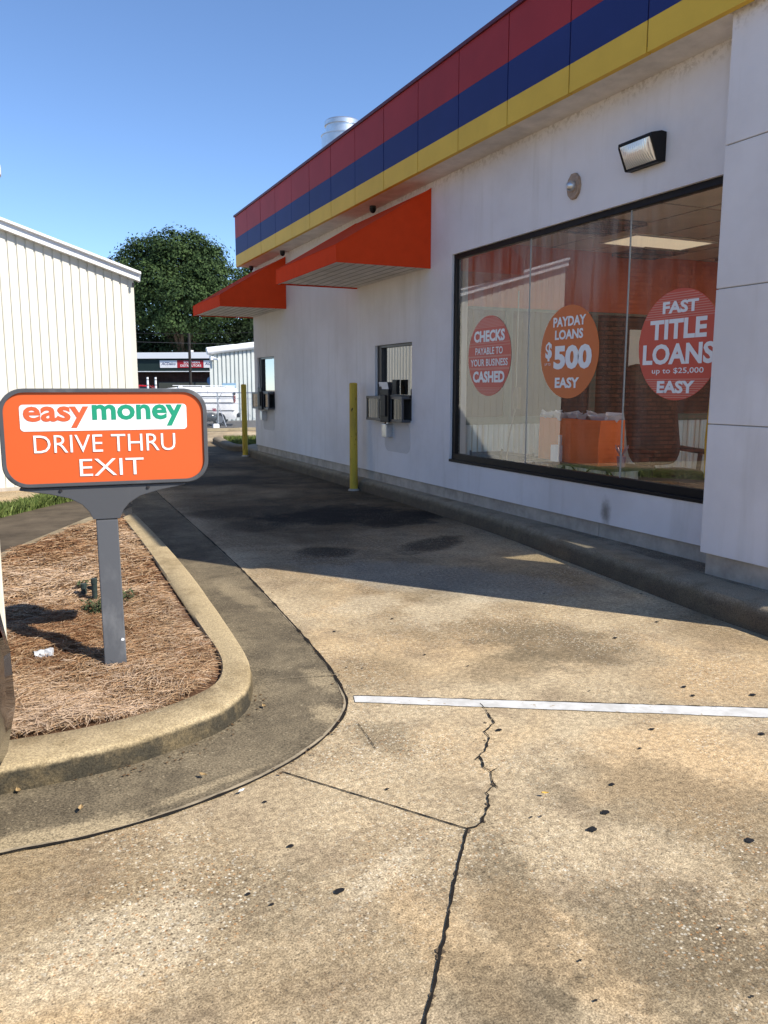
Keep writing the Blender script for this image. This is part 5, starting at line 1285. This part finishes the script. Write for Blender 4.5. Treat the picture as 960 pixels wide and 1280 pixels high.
for x in (210,232,256,280,310):
    u=PSX(x); b=MB(); b.prism([PQ(u-.75,.2,.012),PQ(u+.75,.2,.012),PQ(u+.75,1.9,.012),PQ(u-.75,1.9,.012)], pN*.05); wf=b.build('window', principled('dark_frame_ps_%d'%x,(.02,.02,.022),.4), ps)
    b=MB(); b.prism([PQ(u-.68,.27,.063),PQ(u+.68,.27,.063),PQ(u+.68,1.83,.063),PQ(u-.68,1.83,.063)], pN*.006); b.build('pane', cglass, wf)
u=PSX(264.5); b=MB(); b.prism([PQ(u+.32*math.cos(a),PSz(476)+.32*math.sin(a),.07) for a in [2*math.pi*i/20 for i in range(20)]], pN*.012); b.build('window_sticker', principled('blue_sticker',(.10,.22,.42),.4), ps)

# utility pole with wires
up0 = dep(238.5,484,43); pole = thing('utility_pole', (up0.x,up0.y,GZ), 'dark slim utility pole standing in front of the parts shop', 'utility pole')
ztop = dep(238,417,43).z
b = MB(); b.lathe([(.085,GZ),(.075,2),(.07,ztop),(.01,ztop+.02)], (up0.x,up0.y,0), 14); b.build('pole', principled('pole_dark',(.03,.027,.025),.8,var=.3,vscale=3), pole, smooth=True)
b = MB(); b.obox((up0.x+.12,up0.y-.05,dep(240,439,43).z),(.07,0,0),(0,.05,0),(0,0,.05)); b.build('insulator', M['trim_white'], pole, bevel=.01)
def wire(pts_px, D, lab, sag=.0):
    P_ = [dep(x,y,D) for x,y in pts_px]; b = MB(); b.tube(P_, .011, 5); tag(b.build('overhead_wire', M['dark_frame'] if 'upper' in lab else M['alu'], base=P_[0], smooth=True), lab, 'wire', 'overhead wires at the far yard')
wire([(60,414.5),(180,416.6),(238,417.6),(320,415.5),(420,411)], 43, 'thin upper overhead wire crossing at the top of the utility pole')
wire([(60,424),(180,427.6),(210,428.4),(238,429.2),(320,430.6),(420,431)], 42.9, 'thin lower overhead wire crossing below the top of the utility pole')
for k,(x,D) in enumerate(((185.5,46),(195.5,46.5))):
    c_=dep(x,500,D); c_.z=GZ; zt2=dep(x,471.5,D).z
    q=thing('white_post', tuple(c_), ('white banded post by the far shop, left one of the pair' if k==0 else 'white banded post by the far shop, right one of the pair'), 'post', 'white posts in front of the parts shop')
    b=MB(); b.cyl(c_,(c_.x,c_.y,zt2),.06,n=12); b.build('post', M['trim_white'], q); b=MB(); 
    for z in (zt2-.12,zt2-.42): b.cyl((c_.x,c_.y,z-.05),(c_.x,c_.y,z),.062,n=12)
    b.build('band', M['alu'], q)

# ------------------------------------------------------------------ trees
def tree(name, base, lobes, n, leaf, seed, label, mat='leaf', trunk_h=4, tr=.32, group=None, cat='tree'):
    rng = np.random.default_rng(seed); base = Vector(base)
    q = thing(name, tuple(base), label, cat, group)
    C_ = np.array([l[:3] for l in lobes]); Rr_ = np.array([l[3:6] for l in lobes]); wgt = np.array([l[3]*l[4]*l[5] for l in lobes])**.75; wgt/=wgt.sum()
    # clumps on and in the lobes, then leaves round each clump
    nc = n//26; li = rng.choice(len(lobes), nc, p=wgt); d = rng.normal(size=(nc,3)); d/=np.linalg.norm(d,axis=1)[:,None]
    rad = rng.uniform(.25,1,nc)**.38 * rng.uniform(.9,1.12,nc)
    cl = C_[li] + d*rad[:,None]*Rr_[li]; cs_ = rng.uniform(.45,1.0,nc)*leaf*3.0
    ci = np.repeat(np.arange(nc),26); m = len(ci)
    off = rng.normal(size=(m,3))*np.array([1,1,.6])*.55; P_ = cl[ci] + off*cs_[ci][:,None]
    tone_c = np.clip(rng.normal(.45,.22,nc),0,1)
    nr = off + d[ci]*.9 + np.array([0,0,.5]) + rng.normal(size=(m,3))*.6; nr/=np.linalg.norm(nr,axis=1)[:,None]
    a = np.cross(nr, rng.normal(size=(m,3))); a/=np.linalg.norm(a,axis=1)[:,None]; b_ = np.cross(nr,a)
    L = (leaf*rng.uniform(.55,1.2,m))[:,None]; w = L*rng.uniform(.4,.6,m)[:,None]
    V = np.stack([P_-a*L*.5, P_+b_*w*.5, P_+a*L*.5, P_-b_*w*.5],1).reshape(-1,3)
    F = (np.arange(m)*4)[:,None]+np.array([[0,1,2,3]]); T = np.repeat(np.clip(tone_c[ci]+rng.normal(0,.15,m),0,1),4)
    o = np_mesh('crown', V, F, T, M[mat], base=tuple(base)); o.parent = q; o.location = (0,0,0)
    if tr:
        b = MB(); pts_=[base+Vector((0,0,0)), base+Vector((.1,0,trunk_h*.5)), base+Vector((0,.1,trunk_h))]; b.cyl(pts_[0],pts_[1],tr*1.3,tr,12); b.cyl(pts_[1],pts_[2],tr,tr*.8,12)
        for l in lobes:
            t_=Vector(l[:3]); mid=pts_[2].lerp(t_,.5)+Vector((random.uniform(-.3,.3),random.uniform(-.3,.3),.2)); b.cyl(pts_[2],mid,tr*.5,tr*.28,8); b.cyl(mid,t_,tr*.28,tr*.08,6)
        b.build('trunk', M['bark'], q, smooth=True)
    return q
DT = 72.0
def lobe(x, y, rx_px, rz_px, dd=0, ry=None):
    c = dep(x,y,DT+dd); rx = rx_px*DT/1000; return (c.x,c.y,c.z,rx,(ry or rx),rz_px*DT/1000)
tb_ = dep(232,520,DT); tb_.z = GZ
tree('oak_tree', tb_, [lobe(188,318,24,24),lobe(168,318,15,17,1),lobe(212,306,22,17,-1),lobe(243,309,24,17,1),lobe(222,330,34,26,0),lobe(262,322,18,18,-1),lobe(255,345,26,22,-2),lobe(283,352,20,20),lobe(192,352,30,20,-2),lobe(228,368,28,20,-3),lobe(270,380,30,22,-2),lobe(185,385,28,24,-1),lobe(300,376,20,18,1),lobe(235,350,44,40,3),lobe(215,400,30,16,-2),lobe(170,352,18,20,1),lobe(250,405,26,16,-1)],
     52000, .30, 11, 'big dark green leafy tree rising behind the parts shop', trunk_h=4.0, tr=.42)
t2 = dep(150,520,DT+6); t2.z = GZ
tree('oak_tree', t2, [lobe(150,335,22,18,6),lobe(168,350,24,22,6),lobe(150,372,34,36,7)], 9000, .36, 12, 'smaller dark tree behind the roof corner of the ivory metal building', trunk_h=3.5, tr=.3)
t3 = dep(325,520,DT+4); t3.z = GZ
tree('oak_tree', t3, [lobe(318,350,24,22,4),lobe(340,345,26,30,4),lobe(330,385,34,34,4),lobe(300,400,24,26,3)], 12000, .36, 13, 'dark tree whose crown shows between the fascia end and the farther awning', trunk_h=3.5, tr=.3)
for k,(x,lab) in enumerate(((165,'dense dark shrub behind the parts shop roof by the ivory building'),(205,'dense dark shrub behind the parts shop roof left of the utility pole'),(248,'dense dark shrub behind the parts shop roof right of the utility pole'),(290,'dense dark shrub behind the parts shop roof over the pale shed'),(330,'dense dark shrub at the far right behind the shop corner'))):
    c_=dep(x,520,DT+1); c_.z=GZ
    tree('shrub', c_, [lobe(x-8,425,24,26,1+k%2),lobe(x+12,430,24,30,2),lobe(x,452,30,30,1)], 7000, .34, 20+k, lab, mat='leaf_far', trunk_h=1.5, tr=.12, group='shrubs behind the parts shop', cat='shrub')
